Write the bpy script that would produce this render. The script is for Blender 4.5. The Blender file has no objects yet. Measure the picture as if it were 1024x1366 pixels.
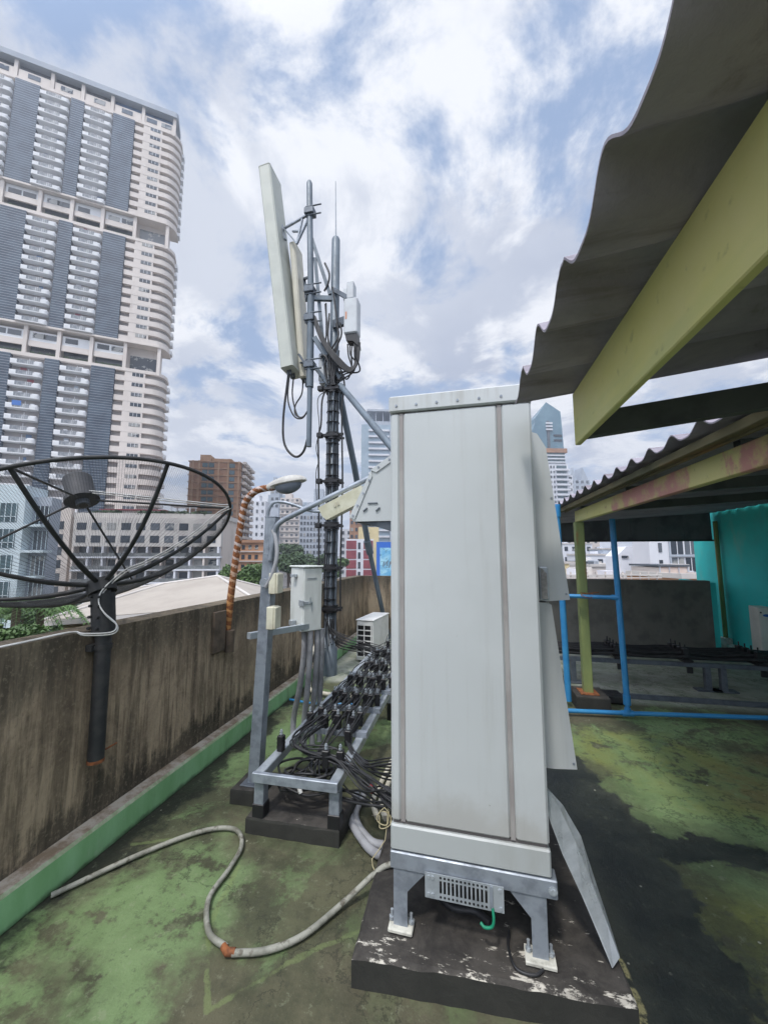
import bpy, math, random
from mathutils import Vector, Matrix
random.seed(7)
R = math.radians
sc = bpy.context.scene
COL = sc.collection
PI = math.pi

# ------------------------------------------------------------------ camera
PSI, TH, EYE, FPX = R(12.0), R(6.3), 1.6, 515.0
cam_d = bpy.data.cameras.new('camera'); cam = bpy.data.objects.new('camera', cam_d); COL.objects.link(cam)
cam.location = (0, 0, EYE); cam.rotation_euler = (R(90) + TH, 0, PSI)
cam_d.sensor_fit = 'VERTICAL'; cam_d.sensor_height = 24; cam_d.lens = FPX / 1366 * 24
cam_d.clip_start = 0.02; cam_d.clip_end = 9000
sc.camera = cam

CF = Vector((-math.sin(PSI), math.cos(PSI), 0)); CR = Vector((math.cos(PSI), math.sin(PSI), 0))
def bearing(px):                       # ground direction of a picture column, unit depth
    return CF + CR * ((px - 512) / FPX / 1.006)
def far(px, d, z=0.0):                 # point at ground depth d (m) along that bearing
    p = bearing(px) * d; return Vector((p.x, p.y, z))
def hz(py, d):                         # height of a picture row at depth d
    v = (683 - py) / FPX
    return EYE + d * (math.sin(TH) + v * math.cos(TH)) / (math.cos(TH) - v * math.sin(TH))

# ------------------------------------------------------------------ mesh builder
WM = {}
class MB:
    def __init__(s, m=None): s.v = []; s.f = []; s.mi = []; s.sm = []; s.m = m or Matrix.Identity(4)
    def add(s, vs, fs, mi=0, smooth=False):
        o = len(s.v); s.v += [s.m @ Vector(p) for p in vs]
        for f in fs: s.f.append([i + o for i in f]); s.mi.append(mi); s.sm.append(smooth)
        return s
    def box(s, a, b, mi=0):
        x0, y0, z0 = a; x1, y1, z1 = b
        x0, x1 = min(x0, x1), max(x0, x1); y0, y1 = min(y0, y1), max(y0, y1); z0, z1 = min(z0, z1), max(z0, z1)
        return s.add([(x0,y0,z0),(x1,y0,z0),(x1,y1,z0),(x0,y1,z0),(x0,y0,z1),(x1,y0,z1),(x1,y1,z1),(x0,y1,z1)],
            [(3,2,1,0),(4,5,6,7),(0,1,5,4),(1,2,6,5),(2,3,7,6),(3,0,4,7)], mi)
    def bbox(s, a, b, r=0.006, mi=0):       # box with chamfered edges
        x0, y0, z0 = a; x1, y1, z1 = b
        vs = []; c = [(x0,x1),(y0,y1),(z0,z1)]
        idx = {}
        for i in (0,1):
            for j in (0,1):
                for k in (0,1):
                    P = [c[0][i], c[1][j], c[2][k]]; sg = [1-2*i, 1-2*j, 1-2*k]
                    for ax in range(3):
                        q = list(P)
                        for o in range(3):
                            if o != ax: q[o] += sg[o]*r
                        idx[(i,j,k,ax)] = len(vs); vs.append(q)
        fs = []
        for ax in range(3):
            o1, o2 = [o for o in range(3) if o != ax]
            for e in (0,1):
                ring = []
                for (p, q) in ((0,0),(1,0),(1,1),(0,1)):
                    t = [0,0,0]; t[ax] = e; t[o1] = p; t[o2] = q; ring.append(idx[(t[0],t[1],t[2],ax)])
                flip = (e == 0) != (ax == 1)
                fs.append(ring[::-1] if flip else ring)
        for ax in range(3):                 # edge chamfers
            o1, o2 = [o for o in range(3) if o != ax]
            for p in (0,1):
                for q in (0,1):
                    t0 = [0,0,0]; t0[o1] = p; t0[o2] = q; t1 = list(t0); t1[ax] = 1
                    a_, b_ = idx[tuple(t0)+(o1,)], idx[tuple(t1)+(o1,)]
                    c_, d_ = idx[tuple(t1)+(o2,)], idx[tuple(t0)+(o2,)]
                    fl = (p ^ q) ^ (ax == 1)
                    fs.append([a_, b_, c_, d_] if fl else [d_, c_, b_, a_])
        for i in (0,1):
            for j in (0,1):
                for k in (0,1):
                    t = [idx[(i,j,k,ax)] for ax in range(3)]
                    fs.append(t if (i+j+k) % 2 else t[::-1])
        return s.add(vs, fs, mi)
    def tube(s, pts, r, n=10, mi=0, cap=True, smooth=True):
        pts = [Vector(p) for p in pts]; m = len(pts)
        rs = r if isinstance(r, (list, tuple)) else [r]*m
        vs = []; fs = []; up = None
        for i, p in enumerate(pts):
            t = (pts[min(i+1, m-1)] - pts[max(i-1, 0)])
            t = t.normalized() if t.length > 1e-9 else Vector((0,0,1))
            if up is None:
                up = t.orthogonal().normalized()
            up = up - t * up.dot(t)
            up = up.normalized() if up.length > 1e-6 else t.orthogonal().normalized()
            sd = t.cross(up)
            for k in range(n):
                a = 2*PI*k/n; vs.append(p + (up*math.cos(a) + sd*math.sin(a)) * rs[i])
        for i in range(m-1):
            for k in range(n):
                fs.append((i*n+k, i*n+(k+1)%n, (i+1)*n+(k+1)%n, (i+1)*n+k))
        s.add(vs, fs, mi, smooth)
        if cap:
            s.add(vs[:n], [tuple(range(n))[::-1]], mi); s.add(vs[-n:], [tuple(range(n))], mi)
        return s
    def bar(s, a, b, w, h, mi=0, up=(0,0,1)):    # rectangular bar from a to b
        a = Vector(a); b = Vector(b); t = (b-a).normalized(); u = Vector(up)
        sd = t.cross(u)
        if sd.length < 1e-4: sd = t.cross(Vector((1,0,0)))
        sd.normalize(); u = sd.cross(t).normalized()
        vs = [p + sd*sx*w/2 + u*sz*h/2 for p in (a, b) for sx, sz in ((-1,-1),(1,-1),(1,1),(-1,1))]
        return s.add(vs, [(0,1,2,3),(7,6,5,4),(0,4,5,1),(1,5,6,2),(2,6,7,3),(3,7,4,0)], mi)
    def prism(s, poly, z0, z1, mi=0, axis='z', smooth=False):   # polygon extruded along an axis
        n = len(poly)
        def P(a, b, c):
            return (a, b, c) if axis == 'z' else ((a, c, b) if axis == 'y' else (c, a, b))
        vs = [P(a, b, z0) for a, b in poly] + [P(a, b, z1) for a, b in poly]
        s.add(vs, [tuple(range(n))[::-1], tuple(range(n, 2*n))], mi)
        return s.add(vs, [(i, (i+1) % n, n+(i+1) % n, n+i) for i in range(n)], mi, smooth)
    def disc(s, c, nrm, r, t, n=12, mi=0):
        c = Vector(c); nrm = Vector(nrm).normalized(); return s.tube([c, c+nrm*t], r, n, mi, smooth=False)
    def ball(s, c, rx, ry, rz, n=14, m=9, mi=0, a0=0.0, a1=PI):
        vs = []; fs = []
        for j in range(m+1):
            t = a0 + (a1-a0)*j/m
            for k in range(n):
                p = 2*PI*k/n; vs.append((c[0]+rx*math.sin(t)*math.cos(p), c[1]+ry*math.sin(t)*math.sin(p), c[2]+rz*math.cos(t)))
        for j in range(m):
            for k in range(n): fs.append((j*n+k, (j+1)*n+k, (j+1)*n+(k+1)%n, j*n+(k+1)%n))
        return s.add(vs, fs, mi, True)
    def build(s, name, mats, parent=None, loc=None):
        mats = mats if isinstance(mats, (list, tuple)) else [mats]
        me = bpy.data.meshes.new(name)
        if parent is not None: W = WM[parent.name]
        else:
            if loc is None:
                xs = [p.x for p in s.v]; ys = [p.y for p in s.v]; zs = [p.z for p in s.v]
                loc = ((min(xs)+max(xs))/2, (min(ys)+max(ys))/2, min(zs))
            W = Matrix.Translation(loc)
        Wi = W.inverted()
        me.from_pydata([Wi @ p for p in s.v], [], s.f)
        for m in mats: me.materials.append(m)
        me.polygons.foreach_set('material_index', s.mi); me.polygons.foreach_set('use_smooth', s.sm)
        me.update()
        o = bpy.data.objects.new(name, me); COL.objects.link(o)
        if parent is not None: o.parent = parent
        else: o.location = W.translation
        WM[o.name] = W
        return o
def tag(o, label=None, cat=None, group=None, kind=None):
    if label: o['label'] = label
    if cat: o['category'] = cat
    if group: o['group'] = group
    if kind: o['kind'] = kind
    return o
def thing(name, label, cat, loc=(0,0,0), rz=0.0, group=None, kind=None):
    o = bpy.data.objects.new(name, None); COL.objects.link(o); o.empty_display_size = 0.1
    o.location = loc; o.rotation_euler = (0, 0, rz)
    WM[o.name] = Matrix.Translation(loc) @ Matrix.Rotation(rz, 4, 'Z')
    return tag(o, label, cat, group, kind)
def copies(src, locs, parent):         # copies of a part at local offsets, sharing its mesh
    for l in locs:
        c = src.copy(); COL.objects.link(c); c.parent = parent; c.location = l; WM[c.name] = WM[parent.name]
def bez(pts, n=8):                     # Catmull-Rom through points
    P = [Vector(p) for p in pts]; P = [2*P[0]-P[1]] + P + [2*P[-1]-P[-2]]; out = []
    for i in range(1, len(P)-2):
        for k in range(n):
            t = k/n; a, b, c, d = P[i-1:i+3]
            out.append(0.5*((2*b)+(c-a)*t+(2*a-5*b+4*c-d)*t*t+(3*b-a-3*c+d)*t**3))
    return out + [P[-2]]

# ------------------------------------------------------------------ materials
class NT:
    def __init__(s, name):
        s.mat = bpy.data.materials.new(name); s.mat.use_nodes = True; s.nt = s.mat.node_tree
        s.b = s.nt.nodes['Principled BSDF']; s.tc = s.n('ShaderNodeTexCoord')
    def n(s, t, **k):
        o = s.nt.nodes.new(t)
        for a, v in k.items(): setattr(o, a, v)
        return o
    def l(s, a, b): s.nt.links.new(a, b)
    def noise(s, scale, stretch=(1,1,1), detail=6, rough=.6, dist=0, off=(0,0,0), src=None):
        m = s.n('ShaderNodeMapping'); m.inputs['Scale'].default_value = stretch; m.inputs['Location'].default_value = off
        s.l(src or s.tc.outputs['Object'], m.inputs['Vector'])
        n = s.n('ShaderNodeTexNoise'); n.inputs['Scale'].default_value = scale; n.inputs['Detail'].default_value = detail
        n.inputs['Roughness'].default_value = rough; n.inputs['Distortion'].default_value = dist
        s.l(m.outputs[0], n.inputs['Vector']); return n.outputs['Fac']
    def rng(s, x, a, b, c=0.0, d=1.0, smooth=True):
        r = s.n('ShaderNodeMapRange'); r.interpolation_type = 'SMOOTHSTEP' if smooth else 'LINEAR'
        s.l(x, r.inputs['Value'])
        for i, v in zip(('From Min','From Max','To Min','To Max'), (a,b,c,d)): r.inputs[i].default_value = v
        return r.outputs[0]
    def math(s, op, a, b=None, clamp=False):
        m = s.n('ShaderNodeMath', operation=op); m.use_clamp = clamp
        for i, x in enumerate((a, b)):
            if x is None: continue
            if isinstance(x, (int, float)): m.inputs[i].default_value = x
            else: s.l(x, m.inputs[i])
        return m.outputs[0]
    def mix(s, f, a, b):
        m = s.n('ShaderNodeMix', data_type='RGBA')
        for sk, x in ((m.inputs[0], f), (m.inputs[6], a), (m.inputs[7], b)):
            if isinstance(x, (int, float)): sk.default_value = x
            elif isinstance(x, tuple): sk.default_value = (*x, 1)
            else: s.l(x, sk)
        return m.outputs[2]
    def col(s, c):
        if isinstance(c, tuple): s.b.inputs['Base Color'].default_value = (*c, 1)
        else: s.l(c, s.b.inputs['Base Color'])
    def rough(s, r):
        if isinstance(r, (int, float)): s.b.inputs['Roughness'].default_value = r
        else: s.l(r, s.b.inputs['Roughness'])
    def bump(s, h, strength=.3, dist=.01):
        b = s.n('ShaderNodeBump'); b.inputs['Strength'].default_value = strength; b.inputs['Distance'].default_value = dist
        s.l(h, b.inputs['Height']); s.l(b.outputs[0], s.b.inputs['Normal'])
    def xyz(s, src=None):
        x = s.n('ShaderNodeSeparateXYZ'); s.l(src or s.tc.outputs['Object'], x.inputs[0]); return x.outputs

def pm(name, c1, c2=None, scale=4, lo=.42, hi=.65, stretch=(1,1,1), rough=.55, metal=0.0, c3=None, s3=11, lo3=.55, hi3=.7, st3=None, bump=0.0, bscale=60, bd=.004, spec=.5):
    t = NT(name); c = c1
    if c2: c = t.mix(t.rng(t.noise(scale, stretch), lo, hi), c1, c2)
    if c3: c = t.mix(t.rng(t.noise(s3, st3 or stretch, off=(3,7,1)), lo3, hi3), c, c3)
    t.col(c); t.b.inputs['Metallic'].default_value = metal
    t.b.inputs['Specular IOR Level'].default_value = spec
    if c2: t.rough(t.rng(t.noise(scale*1.7, off=(5,5,5)), .3, .7, rough-.08, rough+.1))
    else: t.rough(rough)
    if bump: t.bump(t.noise(bscale, detail=8), bump, bd)
    return t.mat

M = {}
M['cabinet'] = pm('cabinet_paint', (.53,.55,.545), (.565,.585,.58), 1.5, rough=.40, c3=(.46,.465,.445), s3=5, lo3=.52, hi3=.85, st3=(1,1,.12), bump=.12, bscale=2.2, bd=.03)

def m_cab():
    t = NT('weathered_cabinet_paint'); p = t.xyz()
    a = t.noise(1.5, detail=5); st = t.noise(16, (1,1,.05), 8, .7); cl = t.noise(5, detail=9, rough=.7); fl = t.noise(55, detail=4)
    c = t.mix(t.rng(a, .4, .65), (.465,.49,.49), (.505,.53,.53))
    c = t.mix(t.math('MULTIPLY', t.rng(st, .52, .72), .35), c, (.36,.365,.345))
    e = t.math('ADD', p[2], t.math('MULTIPLY', t.math('SUBTRACT', cl, .5), .30))
    c = t.mix(t.math('MULTIPLY', t.rng(e, .42, .56, 1, 0), .42), c, (.30,.275,.235))      # splash dirt low down
    c = t.mix(t.math('MULTIPLY', t.rng(e, 2.10, 2.2, 0, 1), t.math('MULTIPLY', t.rng(st, .45, .65), .4)), c, (.33,.32,.29))
    c = t.mix(t.math('MULTIPLY', t.rng(fl, .73, .76), .7), c, (.16,.13,.10))               # scuffs and flecks
    t.col(c); t.rough(t.rng(cl, .3, .7, .36, .52)); t.bump(t.noise(1.6, detail=3), .14, .03); return t.mat
M['cabinet'] = m_cab()
M['cabinet_dark'] = pm('cabinet_gap', (.13,.115,.11), rough=.7)
M['dirtymetal'] = pm('dirty_sheet_metal', (.40,.425,.42), (.29,.29,.265), 3, .5, .75, (1,1,.3), rough=.5)
M['galv'] = pm('galvanised_steel', (.30,.335,.38), (.21,.235,.27), 14, rough=.45, metal=.35, c3=(.15,.16,.17), s3=5, lo3=.58, hi3=.8)
M['galvlight'] = pm('pale_galvanised_steel', (.43,.47,.50), (.30,.33,.36), 9, rough=.4, metal=.4)
M['galvdark'] = pm('dark_galvanised_steel', (.12,.14,.165), (.085,.10,.12), 12, rough=.5, metal=.3)
M['black'] = pm('black_plastic', (.012,.012,.014), rough=.45)
M['rubber'] = pm('black_cable_rubber', (.014,.015,.017), (.03,.03,.032), 8, rough=.5)
M['dish'] = pm('dark_dish_paint', (.016,.018,.02), (.03,.03,.03), 12, rough=.6)
M['feed'] = pm('dark_grey_feed_paint', (.05,.052,.058), (.07,.07,.075), 6, rough=.65)
M['white'] = pm('white_plastic', (.72,.72,.70), (.6,.6,.57), 4, rough=.45)
M['whitecable'] = pm('white_cable', (.62,.62,.60), (.5,.5,.48), 12, rough=.5)
M['pvc'] = pm('aged_cream_pvc', (.58,.55,.45), (.42,.39,.31), 7, rough=.5)
M['pvcgrey'] = pm('grey_conduit', (.32,.325,.34), (.2,.2,.21), 6, rough=.6)
M['hose'] = pm('grey_hose', (.30,.30,.255), (.17,.17,.14), 9, rough=.65, c3=(.12,.11,.085), s3=25, lo3=.52, hi3=.65, bump=.4, bscale=120)
M['rust'] = pm('rust', (.26,.09,.03), (.12,.045,.02), 30, rough=.85)
M['ebox'] = pm('pale_grey_box_paint', (.62,.645,.62), (.5,.52,.49), 5, rough=.45, stretch=(1,1,.3))
M['cream'] = pm('cream_plastic', (.62,.6,.47), (.5,.47,.36), 8, rough=.5)
M['lampcream'] = pm('yellowed_lamp_body', (.66,.645,.51), (.54,.52,.38), 9, rough=.4)
M['antenna'] = pm('antenna_radome', (.47,.49,.44), (.42,.44,.40), 3, rough=.5)
M['antenna2'] = pm('beige_radome', (.60,.575,.48), (.52,.5,.42), 3, rough=.5)
M['rrugrey'] = pm('radio_unit_grey', (.52,.55,.57), (.45,.47,.49), 5, rough=.5)
M['mastgrey'] = pm('mast_paint', (.135,.17,.205), (.10,.125,.15), 7, rough=.5, metal=.1, stretch=(1,1,.3))
M['blue'] = pm('blue_pvc_pipe', (.03,.21,.46), (.045,.25,.49), 6, rough=.4)
M['red'] = pm('red_tape', (.32,.04,.05), rough=.6)
M['orange'] = pm('orange_label', (.5,.22,.13), rough=.5)
M['green_wire'] = pm('green_earth_wire', (.01,.22,.12), rough=.5)
M['yellow_wire'] = pm('yellow_white_wire', (.42,.37,.22), rough=.6)
M['sheetgal'] = pm('bent_galvanised_sheet', (.52,.55,.57), (.36,.39,.41), 5, .35, .7, (1,1,3), rough=.33, metal=.3, bump=.25, bscale=7, bd=.02)
M['base_pad'] = pm('painted_concrete_pad', (.58,.57,.5), (.36,.35,.3), 20, rough=.8)
M['lens'] = pm('grey_lamp_lens', (.13,.15,.18), rough=.25)
M['lampshell'] = pm('grey_lamp_shell', (.47,.46,.43), (.38,.37,.34), 14, rough=.5)
M['skin'] = None

def m_floor():
    t = NT('algae_stained_green_floor')
    src = t.tc.outputs['Object']
    wob = t.n('ShaderNodeTexNoise'); wob.inputs['Scale'].default_value = 2.2; wob.inputs['Detail'].default_value = 11; wob.inputs['Roughness'].default_value = .68
    t.l(src, wob.inputs['Vector'])
    sub = t.n('ShaderNodeVectorMath', operation='SUBTRACT'); t.l(wob.outputs['Color'], sub.inputs[0]); sub.inputs[1].default_value = (.5,.5,.5)
    scl = t.n('ShaderNodeVectorMath', operation='SCALE'); t.l(sub.outputs[0], scl.inputs[0]); scl.inputs['Scale'].default_value = .82
    add = t.n('ShaderNodeVectorMath', operation='ADD'); t.l(src, add.inputs[0]); t.l(scl.outputs[0], add.inputs[1])
    wp = add.outputs[0]
    def blob(cx, cy, rx, ry, rot=0, soft=.12, vec=None):
        m = t.n('ShaderNodeMapping', vector_type='TEXTURE'); m.inputs['Location'].default_value = (cx, cy, 0)
        m.inputs['Rotation'].default_value = (0,0,R(rot)); m.inputs['Scale'].default_value = (rx, ry, 1e6)
        t.l(vec or wp, m.inputs['Vector'])
        ln = t.n('ShaderNodeVectorMath', operation='LENGTH'); t.l(m.outputs[0], ln.inputs[0])
        return t.rng(ln.outputs['Value'], 1-soft, 1+soft, 1, 0)
    def union(*a):
        r = a[0]
        for b in a[1:]: r = t.math('MAXIMUM', r, b)
        return r
    n1 = t.noise(1.1, detail=9, rough=.66, dist=.6); n2 = t.noise(3.5, detail=9, rough=.7, off=(4,1,0)); n3 = t.noise(30, detail=6, rough=.7)
    nbig = t.noise(.7, detail=5, off=(9,2,0), dist=.4)
    green = t.mix(t.rng(n2, .35, .68), (.125,.19,.078), (.175,.255,.115))
    olive = t.mix(t.rng(n2, .35, .65), (.058,.063,.036), (.098,.105,.058))
    nf = t.noise(9, detail=10, rough=.75, off=(2,6,0)); n1c = t.math('ADD', t.math('MULTIPLY', n1, .72), t.math('MULTIPLY', nf, .28))
    fade = t.mix(t.rng(n1c, .485, .535), olive, green)
    fade = t.mix(t.math('MULTIPLY', t.rng(nf, .53, .60), .55), fade, t.mix(t.rng(n2, .4, .6), (.045,.047,.03), (.075,.08,.045)))
    fade = t.mix(t.math('MULTIPLY', t.rng(nf, .44, .36), .35), fade, (.20,.245,.13))
    brown = t.mix(t.rng(n3, .3, .7), (.085,.075,.05), (.12,.105,.07))
    c = t.mix(t.math('MULTIPLY', t.rng(nbig, .48, .62), .75), fade, brown)
    # places where the paint survives / is worn
    worn = union(blob(-1.15,2.5,.5,.62,0,.4), blob(-.75,1.35,.42,.28,0,.35), blob(-.5,2.6,.5,.9,0,.5), blob(-1.35,1.22,.40,.10,-25,.5), blob(-1.1,1.12,.5,.12,20,.5), blob(-.2,1.3,.6,.25,0,.5))
    c = t.mix(t.math('MULTIPLY', worn, .85), c, t.mix(t.rng(n2, .4, .62), (.05,.052,.03), (.10,.095,.058)))
    keep = union(blob(-1.42,1.72,.33,.38,-25,.3), blob(-1.5,3.35,.3,.55,0,.3), blob(-1.25,1.3,.35,.16,-30,.4), blob(1.7,3.1,.75,.7,20,.3), blob(1.25,2.0,.30,.45,10,.25), blob(1.35,3.7,.8,.35,0,.3))
    keep = t.math('MULTIPLY', keep, t.rng(t.math('ADD', t.math('MULTIPLY', n2, .6), t.math('MULTIPLY', nf, .4)), .43, .49))
    p0 = t.xyz(); yel = t.mix(t.math('MULTIPLY', t.rng(nbig, .4, .6), t.rng(p0[0], .2, .9)), green, (.18,.20,.055))
    c = t.mix(t.math('MULTIPLY', keep, .9), c, yel)
    rusty = blob(2.15,3.25,.5,.5,0,.6)
    c = t.mix(t.math('MULTIPLY', t.math('MULTIPLY', rusty, t.rng(n2, .42, .62)), .7), c, (.15,.09,.035))
    # black algae: to the right of the cabinet, the gutter along the kerb, round the plinths
    blk = union(blob(.58,2.55,.46,.95,6,.05), blob(.68,1.75,.28,.5,0,.06), blob(1.10,2.66,.5,.12,-8,.12), blob(.45,3.3,.35,.5,0,.08))
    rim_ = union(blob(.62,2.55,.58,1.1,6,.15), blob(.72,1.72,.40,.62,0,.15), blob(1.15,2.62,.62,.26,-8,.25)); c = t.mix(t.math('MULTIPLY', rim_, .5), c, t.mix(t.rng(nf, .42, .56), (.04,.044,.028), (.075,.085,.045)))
    c = t.mix(blk, c, t.mix(t.rng(n2, .35, .72), (.017,.021,.018), (.048,.054,.042)))
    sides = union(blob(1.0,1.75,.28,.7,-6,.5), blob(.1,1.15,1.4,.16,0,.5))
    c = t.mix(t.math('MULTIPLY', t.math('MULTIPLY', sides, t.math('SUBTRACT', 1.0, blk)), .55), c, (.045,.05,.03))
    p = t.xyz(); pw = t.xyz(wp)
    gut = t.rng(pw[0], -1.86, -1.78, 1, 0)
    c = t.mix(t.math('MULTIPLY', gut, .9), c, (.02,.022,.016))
    # pale ring left by a coiled hose
    def seg(a, b_, w):
        av = Vector((*a, 0)); ab = Vector((*b_, 0)) - av
        m = t.n('ShaderNodeVectorMath', operation='SUBTRACT'); t.l(wsm, m.inputs[0]); m.inputs[1].default_value = av
        d = t.n('ShaderNodeVectorMath', operation='DOT_PRODUCT'); t.l(m.outputs[0], d.inputs[0]); d.inputs[1].default_value = ab / ab.length_squared
        k = t.math('MINIMUM', t.math('MAXIMUM', d.outputs['Value'], 0.0), 1.0)
        sv = t.n('ShaderNodeVectorMath', operation='SCALE'); sv.inputs[0].default_value = ab; t.l(k, sv.inputs['Scale'])
        df = t.n('ShaderNodeVectorMath', operation='DISTANCE'); t.l(m.outputs[0], df.inputs[0]); t.l(sv.outputs[0], df.inputs[1])
        return t.rng(df.outputs['Value'], w*.6, w, 1, 0)
    sc3 = t.n('ShaderNodeVectorMath', operation='SCALE'); t.l(sub.outputs[0], sc3.inputs[0]); sc3.inputs['Scale'].default_value = .10
    ad3 = t.n('ShaderNodeVectorMath', operation='ADD'); t.l(src, ad3.inputs[0]); t.l(sc3.outputs[0], ad3.inputs[1]); wsm = ad3.outputs[0]
    rg = union(seg((-1.19,1.98),(-1.13,1.66),.016), seg((-1.13,1.66),(-.93,1.40),.016), seg((-.93,1.40),(-.60,1.69),.015), seg((-.60,1.69),(-.46,1.80),.014), seg((-1.85,2.0),(-1.55,2.12),.012))
    rg = t.math('MULTIPLY', rg, t.rng(n2, .33, .5))
    c = t.mix(t.math('MULTIPLY', rg, .5), c, (.17,.22,.085))
    lich = t.math('MULTIPLY', seg((.50,2.5),(.575,1.55),.026), t.rng(nf, .46, .54)); c = t.mix(t.math('MULTIPLY', lich, .9), c, (.30,.28,.14))
    # shaded bay behind: bare grey-green screed
    back = t.rng(p[1], 4.75, 4.95, 0, 1)
    c = t.mix(t.math('MULTIPLY', back, .82), c, t.mix(t.rng(n2,.4,.6), (.40,.41,.36), (.27,.30,.24)))
    # litter specks
    v = t.n('ShaderNodeTexVoronoi'); v.inputs['Scale'].default_value = 9; t.l(src, v.inputs['Vector'])
    sp = t.math('MULTIPLY', t.rng(v.outputs['Distance'], .04, .07, 1, 0), t.rng(t.noise(2.1, off=(1,8,2)), .48, .56))
    c = t.mix(t.math('MULTIPLY', sp, .8), c, (.42,.42,.34))
    grit = t.noise(110, detail=5, rough=.7, off=(1,3,0)); worn2 = t.noise(16, detail=10, rough=.75, off=(8,1,0))
    nb = t.math('SUBTRACT', 1.0, t.math('MULTIPLY', blk, .65))
    c = t.mix(t.math('MULTIPLY', t.math('MULTIPLY', t.rng(worn2, .55, .62), nb), .45), c, (.05,.05,.034))
    c = t.mix(t.math('MULTIPLY', t.math('MULTIPLY', t.rng(worn2, .43, .37), nb), .32), c, (.24,.26,.17))
    c = t.mix(t.math('MULTIPLY', t.rng(grit, .58, .70), .35), c, (.03,.03,.022))
    c = t.mix(t.math('MULTIPLY', t.math('MULTIPLY', t.rng(grit, .40, .30), nb), .25), c, (.30,.30,.22))
    cr = t.n('ShaderNodeTexVoronoi', feature='DISTANCE_TO_EDGE'); cr.inputs['Scale'].default_value = .9; t.l(wp, cr.inputs['Vector'])
    c = t.mix(t.math('MULTIPLY', t.rng(cr.outputs['Distance'], .002, .008, 1, 0), .6), c, (.025,.025,.018))
    t.col(c)
    t.rough(t.math('SUBTRACT', t.rng(n2, .3, .7, .62, .85), t.math('MULTIPLY', blk, .28)))
    t.b.inputs['Specular IOR Level'].default_value = .3
    t.bump(t.math('ADD', t.math('ADD', n2, nf), t.math('MULTIPLY', n3, .6)), .5, .012)
    return t.mat
M['floor'] = m_floor()

def m_wall(name='streaked_concrete_render', dark=1.0):
    t = NT(name); p = t.xyz()
    st = t.noise(8, (1,1,.10), 10, .72, .3); st2 = t.noise(24, (1,1,.05), 7, .72, off=(2,2,2)); cl = t.noise(2.4, (1,1,.8), 10, .72, .5); fine = t.noise(45, detail=8, rough=.7); big = t.noise(.9, (1,1,.5), 6, .6, off=(5,5,5))
    c = t.mix(t.rng(cl, .35, .65), (.20*dark,.155*dark,.11*dark), (.42*dark,.335*dark,.235*dark))
    c = t.mix(t.math('MULTIPLY', t.rng(st, .46, .62), .7), c, (.075*dark,.06*dark,.045*dark))
    c = t.mix(t.math('MULTIPLY', t.math('MULTIPLY', t.rng(st2, .52, .64), t.rng(big, .40, .55)), .42), c, (.42*dark,.34*dark,.23*dark))
    c = t.mix(t.math('MULTIPLY', t.math('MULTIPLY', t.rng(st2, .47, .36), t.rng(big, .45, .6)), .6), c, (.045*dark,.036*dark,.028*dark))
    e = t.math('ADD', p[2], t.math('MULTIPLY', t.math('SUBTRACT', st2, .5), .55))
    e = t.math('ADD', e, t.math('MULTIPLY', t.math('SUBTRACT', cl, .5), .95))
    top = t.rng(e, .86, 1.10, 0, 1); bot = t.rng(e, .22, .40, 1, 0)
    c = t.mix(t.math('MULTIPLY', top, .62), c, (.034*dark,.035*dark,.03*dark))
    c = t.mix(t.math('MULTIPLY', bot, .7), c, (.028*dark,.029*dark,.024*dark))
    c = t.mix(t.math('MULTIPLY', t.rng(fine, .52, .66), .35), c, (.36*dark,.30*dark,.21*dark))
    c = t.mix(t.math('MULTIPLY', t.rng(fine, .42, .32), .35), c, (.05*dark,.04*dark,.03*dark))
    t.col(c); t.rough(.9); t.b.inputs['Specular IOR Level'].default_value = .2
    t.bump(t.math('ADD', fine, t.math('MULTIPLY', cl, .6)), .5, .012)
    return t.mat
M['wall'] = m_wall()
M['wallgrey'] = pm('grey_dirty_render', (.185,.175,.155), (.13,.125,.112), 3, rough=.95, c3=(.24,.225,.195), s3=6, lo3=.58, hi3=.8, st3=(1,1,.3), bump=.3, bscale=30)

def m_kerb():
    t = NT('worn_green_kerb_paint'); p = t.xyz()
    st = t.noise(4, (1,1,.25), 8, .65); cl = t.noise(7, detail=9, rough=.7)
    c = t.mix(t.rng(st, .35, .65), (.19,.40,.18), (.26,.50,.26))
    c = t.mix(t.math('MULTIPLY', t.rng(cl, .54, .66), .6), c, (.30,.42,.28))
    c = t.mix(t.math('MULTIPLY', t.rng(t.noise(3,(1,1,.2),off=(7,1,1)), .55, .65), .7), c, (.06,.10,.04))
    dirt = t.mix(t.rng(cl, .4, .6), (.20,.15,.10), (.40,.36,.30))
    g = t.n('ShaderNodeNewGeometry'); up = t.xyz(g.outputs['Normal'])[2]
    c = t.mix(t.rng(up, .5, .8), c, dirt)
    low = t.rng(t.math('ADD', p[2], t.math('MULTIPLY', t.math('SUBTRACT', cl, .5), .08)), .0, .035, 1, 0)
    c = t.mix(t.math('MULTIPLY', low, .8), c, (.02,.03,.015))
    t.col(c); t.rough(.7); t.bump(cl, .4, .008)
    return t.mat
M['kerb'] = m_kerb()

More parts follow.
